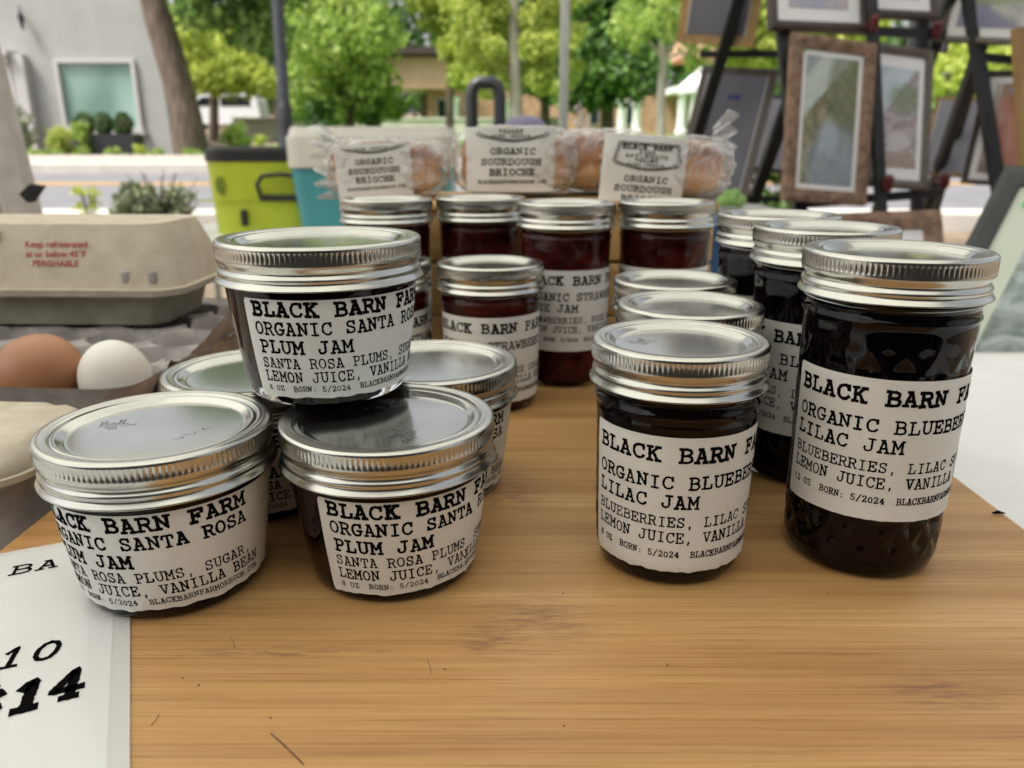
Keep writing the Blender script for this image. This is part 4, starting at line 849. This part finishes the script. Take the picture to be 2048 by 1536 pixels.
framed('framed_print', 'reddish print in a dark frame on the rack at the right edge', at(1972, 140, 2.26), at(2130, 140, 2.15), at(1992, 372, 2.2), .014, .02, M['darkframe'], .018, M['matboard'], P4)
framed('framed_print', 'print in a bark textured frame lying low behind the tall blueberry jars', at(1600, 428, 1.75), at(1884, 418, 1.75), at(1612, 640, 1.66), .040, .02, M['barkframe'], .03, M['matboard'], P7)
LF = at(2010, 329, 1.25)
framed('framed_print', 'large black framed grey print with sage mat leaning beside the table', LF, LF+Vector((.574, -.819, 0))*.46, LF+Vector((-.4915, -.344, -.8))*.56, .032, .022, M['blackframe'], (.048, .05, .062, .05), M['matsage'], P5, group='framed prints on the racks', extra=sticker(.022, .030, .014))
# frames seen from behind (turned away): corners given mirrored so the back faces the stall
def back(label, tl, tr, bl_, fw, mf, mb_, extra=None):
    t = framed('framed_print', label, tr, tl, Vector(tr)+(Vector(bl_)-Vector(tl)), fw, .012, mf, .02, M['matboard'], P3, extra=None, mats=mb_)
    b = [c for c in kids(t) if c.name.startswith('backing')][0]; 
    W = (Vector(tr)-Vector(tl)).length; v = Vector(bl_)-Vector(tl); H = v.length
    me = MB().box((0, 0, -.0125), (W-2*fw, H-2*fw, .003)).build('backing', mb_, t, smooth=0); old = b.data; bpy.data.objects.remove(b)
    if extra: extra(t, W, H)
    return t
def tape(t, W, H):
    MB().box((-W*.02+.0, H*.27, -.0146), (.040, .012, .001)).build('tape', M['tape'], t, smooth=0)
    MB().lathe([(.0, .0), (.006, 0), (.007, .002), (.006, .004), (0, .004)], 14, M=Matrix.Translation((W*.02, H*.12, -.0185))).build('hanger', M['greyframe'], t)
back('tan framed print seen from behind at the top of the rack', at(1395, -190, 2.45), at(1560, -190, 2.35), at(1395, 88, 2.45), .028, M['tanframe'], M['backing'])
back('dark framed print seen from behind with blue tape on its grey backing', at(1408, 134, 2.62), at(1560, 142, 2.5), at(1386, 396, 2.5), .026, M['darkframe'], M['backing'], tape)
back('grey backed print hanging low between the rack legs', at(1540, 190, 2.75), at(1640, 196, 2.65), at(1530, 345, 2.7), .016, M['blackframe'], M['paleback'])
back('narrow grey backed print at the top between the two racks', at(1868, -140, 2.55), at(1960, -140, 2.45), at(1868, 104, 2.55), .010, M['blackframe'], M['backing'])
back('pale backed print hanging low between the two racks', at(1875, 194, 2.7), at(1990, 198, 2.6), at(1872, 352, 2.65), .014, M['tanframe'], M['paleback'])
tw = MB().bar(at(2042, 55, 1.75), toground(at(2042, 55, 1.75), at(2060, 420, 1.72)), .03, .022).build('tan_post', M['tanframe'], None, smooth=0); tag(tw, 'tan wooden post crossing the right edge before the red print', 'post')
for (px, py, Y, lb) in ((1748, 48, 2.02, 'left dark red clamp under the small pale print'), (1874, 60, 2.1, 'right dark red clamp under the small pale print'), (1777, 367, 1.96, 'left dark red clamp under the street scene print'), (1890, 362, 2.05, 'right dark red clamp under the street scene print')):
    p = at(px, py, Y); mb = MB().lathe([(0, -.02), (.008, -.018), (.012, -.008), (.011, .004), (.013, .012), (.007, .02), (0, .021)], 16); mb.box((0, .02, 0), (.012, .04, .014)); o = mb.build('clamp', M['redclamp'], None); o.location = p; tag(o, lb, 'clamp', 'red clamps on the rack')

# ---------------------------------------------------------------- unseen dark shop front and van added for glass and metal to reflect
t = thing('added_shop', 'dark shop front added out of view behind the viewer for reflections', 'building', (0, -7, gz(-7)))
MB().box((0, -2, 1.7), (26, 4, 3.4)).build('wall', M['darkframe'], t, smooth=0); MB().box((0, -1.9, 3.5), (26.4, 4.4, .2)).build('cornice', M['darkframe'], t, smooth=0)
for i in range(6): f = MB().box((-10+i*4, .04, 1.6), (2.4, .08, 2.2)).build('window', M['trim'], t, smooth=0); MB().box((-10+i*4, .09, 1.6), (2.2, .03, 2.0)).build('pane', M['darkglass'], f, smooth=0)

t = thing('added_van', 'dark van added out of view behind the viewer for the jars to reflect', 'van', (-.2, -2.3, gz(-2.3)))  # unseen van, added to darken what the jar glass reflects
rr = [(-2.6, .35), (-2.65, 1.0), (-2.5, 1.15), (-1.75, 1.3), (-1.2, 2.05), (2.5, 2.15), (2.62, 1.9), (2.65, .35)]
MB().prism([Vector((x, -.95, z)) for x, z in rr], (0, 1.9, 0)).build('body', M['vanpaint'], t, smooth=0)
for a, b in ((-1.35, -.2), (-.05, 1.1), (1.25, 2.4)): MB().box(((a+b)/2, .952, 1.6), (b-a, .012, .55)).build('window', M['darkglass'], t, smooth=0)
MB().prism([Vector((-1.765, -.8, 1.34)), Vector((-1.235, -.8, 2.0)), Vector((-1.235, .8, 2.0)), Vector((-1.765, .8, 1.34))], (-.02, 0, .012)).build('windscreen', M['darkglass'], t, smooth=0)
for x in (-1.75, 1.7):
    for y in (-.86, .86):
        wl = MB().lathe([(.0, -.11), (.24, -.11), (.34, -.09), (.35, 0), (.34, .09), (.24, .11), (0, .11)], 24, M=Matrix.Translation((x, y, .35)) @ Matrix.Rotation(PI/2, 4, 'X')).build('wheel', M['tyre'], t)

# ---------------------------------------------------------------- the stall's table, cloth, board
ZT = .745
t = thing('market_table', 'long market table under a white cloth', 'table', (-.08, .40, gz(.4)))
h0 = ZT-.004-gz(.4)
MB().box((0, 0, h0-.02), (1.36, .76, .036), bev=.008).build('tabletop', M['offwhite'], t)
for x in (-.6, .6):
    for y in (-.3, .3): MB().tube([(x, y, -.02), (x, y, h0-.038)], .016, 10).build('leg', M['post'], t)
def clothfn(s, v_):
    X = -.72+s*1.44; Y = -.44+v_*.88; ox = max(0, abs(X)-.665); oy = max(0, abs(Y)-.375)
    x = max(-.675, min(.675, X)) + math.copysign(.02*min(1, ox*20), X)*(ox > 0); y = max(-.385, min(.385, Y))+math.copysign(.015*min(1, oy*20), Y)*(oy > 0)
    d = max(ox, oy); z = ZT-(d*5.5 if d > 0 else 0)
    f = .012*math.sin(X*23+Y*17)*min(1, d*8)
    z += .0012*nz(X*7, Y*7)+.0006*nz(X*30, Y*22) if d == 0 else 0
    c = Vector((x+f, y+f, z)); q = Matrix.Rotation(R(-3), 3, 'Z') @ Vector((c.x, c.y, 0)); return Vector((q.x-.08, q.y+.40, z))
tag(MB().sheet(clothfn, 150, 100).build('tablecloth', M['cloth'], smooth=180), 'white cloth draped over the market table', 'tablecloth')
bx0, bx1, by0, by1 = -.2345, .2475, .085, .675
P_ = lambda px, py: on_z(px, py, ZB)
s1, s2, s3 = P_(1070, 1240), P_(1895, 1385), P_(1030, 985); bc = Vector(((bx0+bx1)/2, (by0+by1)/2, ZB-.009))
STAINS = [(s1.x-bc.x, s1.y-bc.y, .030, .024), (s1.x-bc.x-.018, s1.y-bc.y-.012, .018, .016), (s2.x-bc.x, s2.y-bc.y, .024, .013), (s3.x-bc.x, s3.y-bc.y, .018, .03), (s1.x-.09-bc.x, s1.y-.02-bc.y, .05, .005)]
M['bamboo'] = bamboo()
o = MB().box((0, 0, 0), (bx1-bx0, by1-by0, .018), bev=.003).build('cutting_board', M['bamboo']); o.location = bc
tag(o, 'large bamboo cutting board with purple jam stains, under the jars', 'cutting board')
# scratches and specks on the board belong to it
mb = MB(); zz = .0092
def bl2(px, py): p = P_(px, py)-bc; return (p.x, p.y)
for a, b_, w_ in (((543, 1468), (607, 1530), .0005), ((462, 1275), (470, 1298), .00025), ((855, 1320), (862, 1350), .00022), ((1166, 941), (1182, 941), .0005), ((302, 1452), (318, 1430), .0003)):
    ribbons(mb, [[bl2(*a), bl2((a[0]+b_[0])/2+2, (a[1]+b_[1])/2), bl2(*b_)]], lambda u, v: Vector((u, v, zz)), w_, .002, .5)
for px, py in ((397, 1371), (889, 1339), (1126, 1187), (1128, 1452), (541, 1436), (1655, 1188), (365, 1357), (1335, 1330)):
    x, y = bl2(px, py); mb.lathe([(.0004, 0), (.0003, .0002), (.0001, .0003)], 7, M=Matrix.Translation((x, y, zz-.0001)))
mb.build('scratch', mat('dark_scratch', (.16, .075, .035), .6), o, smooth=0)
p = on_z(1996, 1029, ZB); o = MB().tube([(-.003, 0, .0009), (0, .0004, .0012), (.003, -.0006, .0009)], [.0004, .0009, .0003], 7).build('speck', M['ink']); o.location = p; tag(o, 'tiny dark crumb near the right corner of the board', 'crumb')

# ---------------------------------------------------------------- price sign
c1, c2 = on_z(262, 1300, ZB), on_z(262, 1534, ZB); e1, e2 = on_z(0, 1127, ZB), on_z(130, 1091, ZB)
ux = (e2-e1).normalized(); uy = Vector((-ux.y, ux.x, 0))      # along the top edge, and up the page
k = ((c1-e1).dot(ux)); W_ = .20; top = e1+ux*k                # right end of the top edge
uy2 = (c1-c2).normalized(); ang = math.atan2(-uy2.x, uy2.y); top = c1+uy2*((e2-c1).dot(uy2)*1.0); top.z = ZB; top -= Vector((math.cos(ang), math.sin(ang), 0))*.0064
t = thing('price_sign', 'laminated white price sign with black figures, under the front left jar', 'sign', top+Vector((0, 0, .0002)), ang)
MB().box((-W_/2, -.13, .0003), (W_, .26, .0004)).build('sheet', M['wet_paper'], t, smooth=0)
MB().box((-W_/2+.002, -.13, .0004), (W_+.0085, .2645, .0008), bev=.0003).build('laminate', M['laminate'], t, smooth=0)
inv = Matrix.Rotation(-ang, 3, 'Z')
def sg(px, py): q = inv @ (on_z(px, py, ZB)-top); return q.x, q.y
mb = MB(); fn = lambda u, v: Vector((u, v, .00086))
def put(s, px, py, px2, py2, cap, wt, slant=0, rough=.12):
    a, b = sg(px, py), sg(px2, py2); adv = (b[0]-a[0])/len(s); write(mb, s, fn, a[0], (a[1]+b[1])/2, cap, adv, wt, cap*.05, rough, slant)
put('BA', 16, 1152, 118, 1140, .0072, .17, .1); mb.build('lettering', M['ink'], t, smooth=0); mb = MB(); put('$10', -92, 1345, 118, 1335, .0115, .16, .2, .14); mb.build('lettering', M['ink'], t, smooth=0); mb = MB(); put('$14', -75, 1432, 165, 1415, .0150, .24, .15, .14)
mb.build('lettering', M['ink'], t, smooth=0)

# ---------------------------------------------------------------- the jars
JP = {'A': (-.1426, .2970), 'B': (-.0519, .3096), 'D': (-.0419, .3969), 'E': (-.1288, .3793), 'F': (.0700, .3181), 'F2': (.0901, .3920), 'F3': (.0973, .4678), 'G': (.1577, .3230), 'G2': (.1640, .4160), 'G3': (.1640, .4920), 'H': (.0405, .5969), 'I': (-.0147, .5367), 'I2': (-.0925, .5450), 'H1': (-.0995, .6361), 'H2': (-.0254, .6528), 'H3': (.1162, .6050)}
ZJ = ZB+.0003
gp, gb, gs = 'plum jam jars', 'blueberry jam jars', 'strawberry jam jars'
jA = make_jar('squat', 'plum', 'jam_jar', 'squat plum jam jar standing on the corner of the price sign', R(20), seed=1, group=gp)
set_jar(jA, JP['A'], ZJ+.0009, -88, lidrot=20)
jB = make_jar('squat', 'plum', 'jam_jar', 'squat plum jam jar with a creased label, front of the stack', R(0), crease=63, seed=2, group=gp)
set_jar(jB, JP['B'], ZJ, -43, lidrot=150)
jC = make_jar('squat', 'plum', 'jam_jar', 'squat plum jam jar balanced on top of the four others', R(0), seed=3, group=gp)
q = KIND['squat']['H']
set_jar(jC, (-.0850, .3500), ZB+q+.0006, -50, lidrot=80)
jD = dup(jA); jD['label'] = 'squat plum jam jar at the back right of the stack'; set_jar(jD, JP['D'], ZJ, -70, lidrot=60)
jE = dup(jB); jE['label'] = 'squat plum jam jar at the back left of the stack, beside the white egg'; set_jar(jE, JP['E'], ZJ, -50, lidrot=200)
jF = make_jar('small', 'berry', 'jam_jar', 'small blueberry jam jar at the front of its row, whole label showing', R(0), seed=4, group=gb); set_jar(jF, JP['F'], ZJ, -66, lidrot=25)
for n_, lb, lr in (('F2', 'small blueberry jam jar in the middle of the short row', 40), ('F3', 'small blueberry jam jar at the back of the short row', 130)):
    j = dup(jF); j['label'] = lb; set_jar(j, JP[n_], ZJ, -75, lidrot=lr)
jG = make_jar('tall', 'berry', 'jam_jar', 'tall blueberry jam jar nearest the camera with quilted glass', R(0), seed=5, group=gb); set_jar(jG, JP['G'], ZJ, -64, lidrot=100)
for n_, lb, a_ in (('G2', 'tall blueberry jam jar in the middle of the tall row', -104), ('G3', 'tall blueberry jam jar at the back of the tall row', -95)):
    j = dup(jG); j['label'] = lb; set_jar(j, JP[n_], ZJ, a_, lidrot=150)
jI = make_jar('small', 'straw', 'jam_jar', 'small strawberry jam jar with its label facing, behind the plum stack', R(0), seed=6, group=gs); set_jar(jI, JP['I'], ZJ, -81, lidrot=70)
j = dup(jI); j['label'] = 'small strawberry jam jar half hidden behind the topmost plum jar'; set_jar(j, JP['I2'], ZJ, -42, lidrot=20)
jH = make_jar('tall', 'straw', 'jam_jar', 'tall strawberry jam jar with full label, centre of the board', R(0), seed=8, group=gs); set_jar(jH, JP['H'], ZJ, -60, lidrot=30)
for n_, lb, a_ in (('H1', 'tall strawberry jam jar at the left end of the back row', -60), ('H2', 'tall strawberry jam jar second from the left in the back row', -70), ('H3', 'tall strawberry jam jar at the right end of the back row', -80)):
    j = dup(jH); j['label'] = lb; set_jar(j, JP[n_], ZJ, a_, lidrot=10)

# ---------------------------------------------------------------- crate and bread
CY_ = .70
a, b = at(690, 420, CY_), at(1428, 420, CY_); zt_ = at(0, 404, CY_).z
t = thing('wooden_crate', 'yellow wooden crate standing behind the strawberry jars, bread on top', 'crate', ((a.x+b.x)/2, CY_+.075, ZT)); W_ = b.x-a.x; hc = zt_-ZT
for i in range(3):
    z = (hc-.004)*(i+.5)/3; MB().box((0, -.0745, z), (W_, .009, (hc-.004)/3-.003), bev=.0015).build('slat', M['crate'], t); MB().box((0, .0745, z), (W_, .009, (hc-.004)/3-.003), bev=.0015).build('slat', M['crate'], t)
for s in (-1, 1): MB().box((s*(W_/2-.006), 0, hc/2-.002), (.0115, .139, hc-.004), bev=.001).build('end_panel', M['crate'], t)
MB().box((0, 0, hc-.0035), (W_+.004, .168, .007), bev=.0015).build('top_panel', M['crate'], t)
M['film'] = plastic_film()
def crust_mat():
    m = M['crust']; N, L, b = nodes(m); tc = N.new('ShaderNodeTexCoord'); s = N.new('ShaderNodeSeparateXYZ'); L.new(tc.outputs['Generated'], s.inputs[0])
    n = N.new('ShaderNodeTexNoise'); n.inputs['Scale'].default_value = 5; n.inputs['Detail'].default_value = 4; L.new(tc.outputs['Generated'], n.inputs['Vector'])
    a = N.new('ShaderNodeMath'); a.operation = 'MULTIPLY_ADD'; a.inputs[1].default_value = .55; L.new(n.outputs['Fac'], a.inputs[0]); L.new(s.outputs[2], a.inputs[2])
    r = ramp(N, [(.40, (.68, .40, .16)), (.75, (.60, .27, .08)), (1.0, (.34, .105, .025)), (1.2, (.22, .06, .016))]); L.new(a.outputs[0], r.inputs[0]); L.new(r.outputs[0], b.inputs['Base Color'])
crust_mat()
def plane_text(mb, fn, lines):
    for (s, x, y, cap, adv, wt) in lines: write(mb, s, fn, x-len(s)*adv/2, y, cap, adv, wt, cap*.12, .2)
def bread(Y, pl, pr, ptop, pbot, lab, rz, lb_loaf, lb_bag, seed, knot=None, labtilt=0.0, v0=0.0):
    a, b = at(pl, 320, Y), at(pr, 320, Y); zt, z0 = at(0, ptop, Y).z, zt_+.001; cx_ = (a.x+b.x)/2; W_ = b.x-a.x; H_ = zt-z0
    lt = thing('brioche_loaf', lb_loaf, 'loaf', (cx_, Y, z0), rz, group='brioche loaves on the crate')
    dp = .048; hw = W_/2*.93; hh = H_*.50
    def loaf(d):
        lob = 1+.10*abs(math.cos(d.x*5.2+seed))*max(0, d.z+.2)-.06+.05*nz(d.x*4+seed, d.y*4, d.z*4); e = 3.6
        k = (abs(d.x)**e+abs(d.y)**e+abs(d.z)**e)**(-1/e); return k*.94*lob if d.z > -.2 else k*.94
    MB().ball((0, 0, hh*.96), (hw, dp*.92, hh*.93), loaf, 64, 32).build('crust', M['crust'], lt, smooth=180)
    bt = thing('bread_bag', lb_bag, 'bread bag', (cx_, Y, z0), rz, group='bags of brioche on the crate')
    def bag(d):
        e = 4.2; k = (abs(d.x)**e+abs(d.y)**e+abs(d.z)**e)**(-1/e)
        k *= .96+.065*nz(d.x*5+seed*3, d.y*4, d.z*5)+.05*abs(nz(d.x*8, d.y*7+seed, d.z*8))
        return k
    mb = MB().ball((0, 0, H_*.5), (W_*.5, dp, H_*.5), bag, 88, 44)
    mb.v = [(x, y, max(z, .0005)) for x, y, z in mb.v]
    for kx, kz, sx in (knot or []):     # gathered ears of film sticking out of the bag
        c = Vector((kx*W_/2, .0, kz*H_)); n_ = 21
        for q in range(3):
            vs = []
            for i in range(n_):
                s = i/(n_-1); ff = .007*math.sin(i*.95+q*2+seed)
                vs += [c+Vector((-sx*.012, ff*.3+q*.004, (s-.5)*.018)), c+Vector((sx*(.010+.006*math.sin(i*.8+q)), ff, (s-.5)*.034+.006+q*.002))]
            mb.add(vs, [(2*i, 2*i+2, 2*i+3, 2*i+1) for i in range(n_-1)])
    mb.build('film', M['film'], bt, smooth=180)
    if lab:
        (lx0, ly0, lx1, ly1) = lab; yl = -dp*1.015; A, B_ = at(lx0, ly0, Y+yl), at(lx1, ly1, Y+yl); lw, lh = B_.x-A.x, A.z-B_.z; o = Vector(((A.x+B_.x)/2-cx_, yl, (A.z+B_.z)/2-z0)); ct, st = math.cos(labtilt), math.sin(labtilt)
        def fn(u, v, off=0.0):  # u right, v up from the middle
            x = u*ct-v*st; z = u*st+v*ct; return o+Vector((x, .003*nz(u*28+seed, v*30)+.006*(2*abs(u)/lw)**3-off, z))
        mb = MB().sheet(lambda s, v: fn((s-.5)*lw, (v-.5)*lh), 26, 18); lo = mb.build('label', M['paper'], bt, smooth=180)
        k = lw/100; h_ = lh/k/2+v0; g = lambda u, v: fn(u*k, v*k, .0006); lim = h_-v0-1.2; mb = MB()
        for (s, x, y, cap, adv, wt) in (("ORGANIC", 3, 52, 6.2, 7.4, .17), ("SOURDOUGH", 1, 63.5, 6.2, 7.7, .18), ("BRIOCHE", 2, 75, 6.4, 7.5, .18), ("BLACKBARNFARMOREGON.COM", 2, 84, 3.2, 3.4, .18), ("BLACK BARN", 1, 15, 5, 6.0, .22), ("FARM", 1, 20, 3, 5, .18), ("APPLEGATE", 1, 24.5, 3.2, 5.8, .18), ("VALLEY", 1, 29, 3, 4.6, .24), ("BORN OREGON", 1, 34, 2.6, 4.0, .18)):
            if h_-y+cap < lim and h_-y > -lh/k/2+1: write(mb, s, g, x-len(s)*adv/2, h_-y, cap, adv, wt, cap*.12, .2)
        for ins in (0, 2.6):
            badge = [(x*(1-ins/42)+3, h_-y+(ins*.7 if y > 20 else -ins)) for x, y in ((-36, 8), (-41, 30), (-37, 33), (-15, 37.5), (0, 38.5), (15, 37.5), (37, 33), (41, 30), (36, 8), (-36, 8))]
            seg = []
            for q in badge+[None]:
                if q and q[1] < lim: seg.append(q)
                else:
                    if len(seg) > 1: ribbons(mb, [seg], g, 1.0, 2, .2)
                    seg = []
        mb.build('lettering', M['ink'], lo, smooth=0)
bread(.775, 655, 900, 274, 404, (666, 288, 824, 402), 0.0, 'brioche loaf in the leftmost bag, glazed end showing', 'clear bread bag at the left with a tilted white label', 1, [(-1.0, .80, -1), (-.96, .1, -1)], R(4), 27)
bread(.790, 905, 1155, 251, 404, (931, 254, 1108, 384), 0.0, 'brioche loaf behind the upright middle label', 'clear bread bag in the middle with an upright white label', 2, [(.98, .5, 1)], R(0), 23)
bread(.815, 1105, 1290, 256, 404, None, R(8), 'brioche loaf between the middle and right bags', 'clear bread bag squeezed between the middle and right bags', 3, [(-.4, 1.0, -.5)])
bread(.770, 1198, 1458, 270, 404, (1206, 272, 1368, 420), 0.0, 'brioche loaf in the rightmost bag, shiny end showing', 'clear bread bag at the right with its badge label and twisted corner', 4, [(.90, .96, .8)], R(-4))

# ---------------------------------------------------------------- egg cartons and eggs
def superbox(w_, d_, z0, z1, tp0, tp1, rad, rows=8, bulge=0.0):   # rounded tub between z0 and z1 with scale tp0 below, tp1 above
    rings = []; n = 8
    for r_ in range(rows+1):
        s = r_/rows; k = tp0+(tp1-tp0)*s+bulge*math.sin(PI*s); z = z0+(z1-z0)*s; ring = []
        for sx, sy, a0 in ((1, 1, 0), (-1, 1, 90), (-1, -1, 180), (1, -1, 270)):
            for i in range(n+1):
                q = R(a0+90*i/n); ring.append(Vector((sx*(w_/2-d_/2*(1-k)-rad)+rad*math.cos(q), sy*(d_/2*k-rad)+rad*math.sin(q), z)))
        rings.append(ring)
    m = MB(); k = len(rings[0])
    for ring in rings: m.v += [tuple(p) for p in ring]
    for r_ in range(rows): m.f += [(r_*k+i, r_*k+(i+1) % k, (r_+1)*k+(i+1) % k, (r_+1)*k+i) for i in range(k)]
    m.f += [tuple(range(k-1, -1, -1)), tuple(rows*k+i for i in range(k))]; return m
ra = R(-4)
# open grey tray of eggs
TW, TD, px_ = .34, .30, .0535
c0 = Vector((-.397, .6256, ZT+.0006)); tr = thing('egg_tray', 'open grey pulp tray of eggs beside the plum jars', 'egg tray', c0, ra)
nx, ny = 6, 5; ex = lambda i: TW/2-.028-i*px_; ey = lambda j: -TD/2+.034+j*px_
def tray(s, v_):
    x = -TW/2+s*TW; y = -TD/2+v_*TD; d = min(math.hypot(x-ex(i), y-ey(j)) for i in range(nx) for j in range(ny))
    e = min(TW/2-abs(x), TD/2-abs(y)); cup = .036*math.sqrt(max(0, 1-(d/.0265)**2)); z = .050-cup+.0025*nz(x*60, y*60)
    pk = max(0, d-.029)*.9; z += pk; z = min(z, .064 if v_ < .27 else .049)
    if v_ < .14: z = min(z, .018+.02*max(0, v_-.08)/.06+.004*nz(x*50, y*40))
    if e < .006: z = min(z, .050+.006*nz(x*90, y*90))
    return Vector((x, y, max(.006, z)))
mb = MB().sheet(tray, 170, 150)
m2 = superbox(TW-.002, TD-.002, .0, .050, .84, 1.0, .02); mb.add(m2.v, m2.f[:-1]); mb.build('tray', M['greypulp'], tr, smooth=180)
MB().sheet(lambda s, v_: Vector((TW/2-.010+.012*v_+.002*nz(s*14, v_*9), -.07+s*.215, .012+v_*(.040+.030*min(1, s*1.6))+.002*nz(s*25, v_*5))), 50, 14).build('side_wall', M['greypulp'], tr, smooth=180)
rm = Matrix.Rotation(ra, 3, 'Z')
def egg(i, j, name, label, m, tilt, dz=.0, k=1.0):
    p = c0+rm @ Vector((ex(i), ey(j), .0405+dz)); o = MB().ball((0, 0, 0), (.0226*k, .0226*k, .0285*k), lambda d: 1-.06*d.z*(1-.5*d.z), 40, 26).build(name, m, smooth=180); o.location = p; o.rotation_euler = tilt; tag(o, label, 'egg', 'eggs in the grey tray')
egg(0, 0, 'egg', 'white egg in the corner cup of the grey tray', M['whiteegg'], (R(28), R(10), 0), .007)
egg(1, 0, 'egg', 'large brown egg beside the white egg', M['brownegg'], (R(20), R(55), 0), .008, 1.18)
egg(2, 0, 'egg', 'brown egg at the left edge of the photo', M['brownegg'], (R(10), R(-20), 0), .002)
# closed beige carton resting on the back of the tray
c1_ = Vector((-.437, .695, ZT+.0515)); t = thing('egg_carton', 'closed beige egg carton with red printing, resting on the grey tray', 'egg carton', c1_, R(-2))
MB().add(*(lambda m: (m.v, m.f))(superbox(.315, .118, 0, .031, .80, .93, .018))).build('base', M['olivepulp'], t, smooth=40)
ld = superbox(.335, .128, .0312, .083, 1.0, .74, .022, 10, .02); lo = ld.build('lid', M['beigepulp'], t, smooth=50)
rim = superbox(.345, .138, .0275, .0330, .98, 1.0, .026, 2); rim.build('rim', M['beigepulp'], t, smooth=40)
# where the front slope of the lid runs, for its printing and latch
def lidface(u, v, off=.0006):   # v 0..1 up the front slope
    k = 1.0+(.74-1.0)*v+.02*math.sin(PI*v); return Vector((u, -.064*k-off, .0312+.0518*v))
cu = bpy.data.curves.new('red_text', 'FONT'); cu.body = "Keep refrigerated\nat or below 45\u00b0F\nPERISHABLE"; cu.align_x = 'CENTER'; cu.size = .0072; cu.space_line = 1.05; cu.offset = .00012
tmp = bpy.data.objects.new('tmp', cu); C.objects.link(tmp); me = bpy.data.meshes.new_from_object(tmp.evaluated_get(bpy.context.evaluated_depsgraph_get())); bpy.data.objects.remove(tmp)
for v in me.vertices: v.co = lidface(v.co.x*1.0+.071, .66+v.co.y/.053)
me.materials.clear(); me.materials.append(M['redink']); o = bpy.data.objects.new('lettering', me); C.objects.link(o); o.parent = lo
MB().box(lidface(.010, .80, .0005), (.030, .004, .011), bev=.0015).build('latch', M['beigepulp'], lo)
for u in (.128, .150): MB().box(lidface(u, .22, -.001), (.006, .006, .010), bev=.002).build('notch', M['greypulp'], lo)
# second carton, front left, beige lid over a lilac grey base
c = on_z(0, 1040, ZT); c = Vector((-.361, .392, ZT+.0006)); t = thing('egg_carton', 'beige lidded egg carton at the left edge, below the brown egg', 'egg carton', c, R(-4))
superbox(.236, .086, 0, .0415, .86, .97, .018).build('base', M['greypulp'], t, smooth=40); ld = superbox(.250, .094, .0417, .0545, 1.0, .84, .024, 10, .06); top = ld.f.pop(); rg = list(top); nr = len(ld.v); ctr = Vector((0, 0, .0545)); k_ = len(rg)
for s in range(1, 6):           # the lid's top as rings so that its pulp can sag and buckle
    for q in rg: v = Vector(ld.v[q]); ld.v.append(tuple(Vector((v.x*(1-s*.17), v.y*(1-s*.17), v.z))))
    a0 = rg if s == 1 else [nr+(s-2)*k_+i for i in range(k_)]; a1 = [nr+(s-1)*k_+i for i in range(k_)]; ld.f += [(a0[i], a0[(i+1) % k_], a1[(i+1) % k_], a1[i]) for i in range(k_)]
ld.f.append(tuple(nr+4*k_+i for i in range(k_)))
ld.v = [(x+.0012*nz(y*60, z*90), y+.0012*nz(x*50, z*70), z+(.0034*nz(x*26, y*30)+.0014*nz(x*80, y*75)-.0028*math.exp(-((x-.088-y*.3)/.004)**2) if z > .049 else .0009*nz(x*70, y*70))) for x, y, z in ld.v]
ld.build('lid', M['beigepulp'], t, smooth=70)
superbox(.256, .100, .0395, .0430, .99, 1.0, .027, 2).build('rim', M['beigepulp'], t, smooth=40)
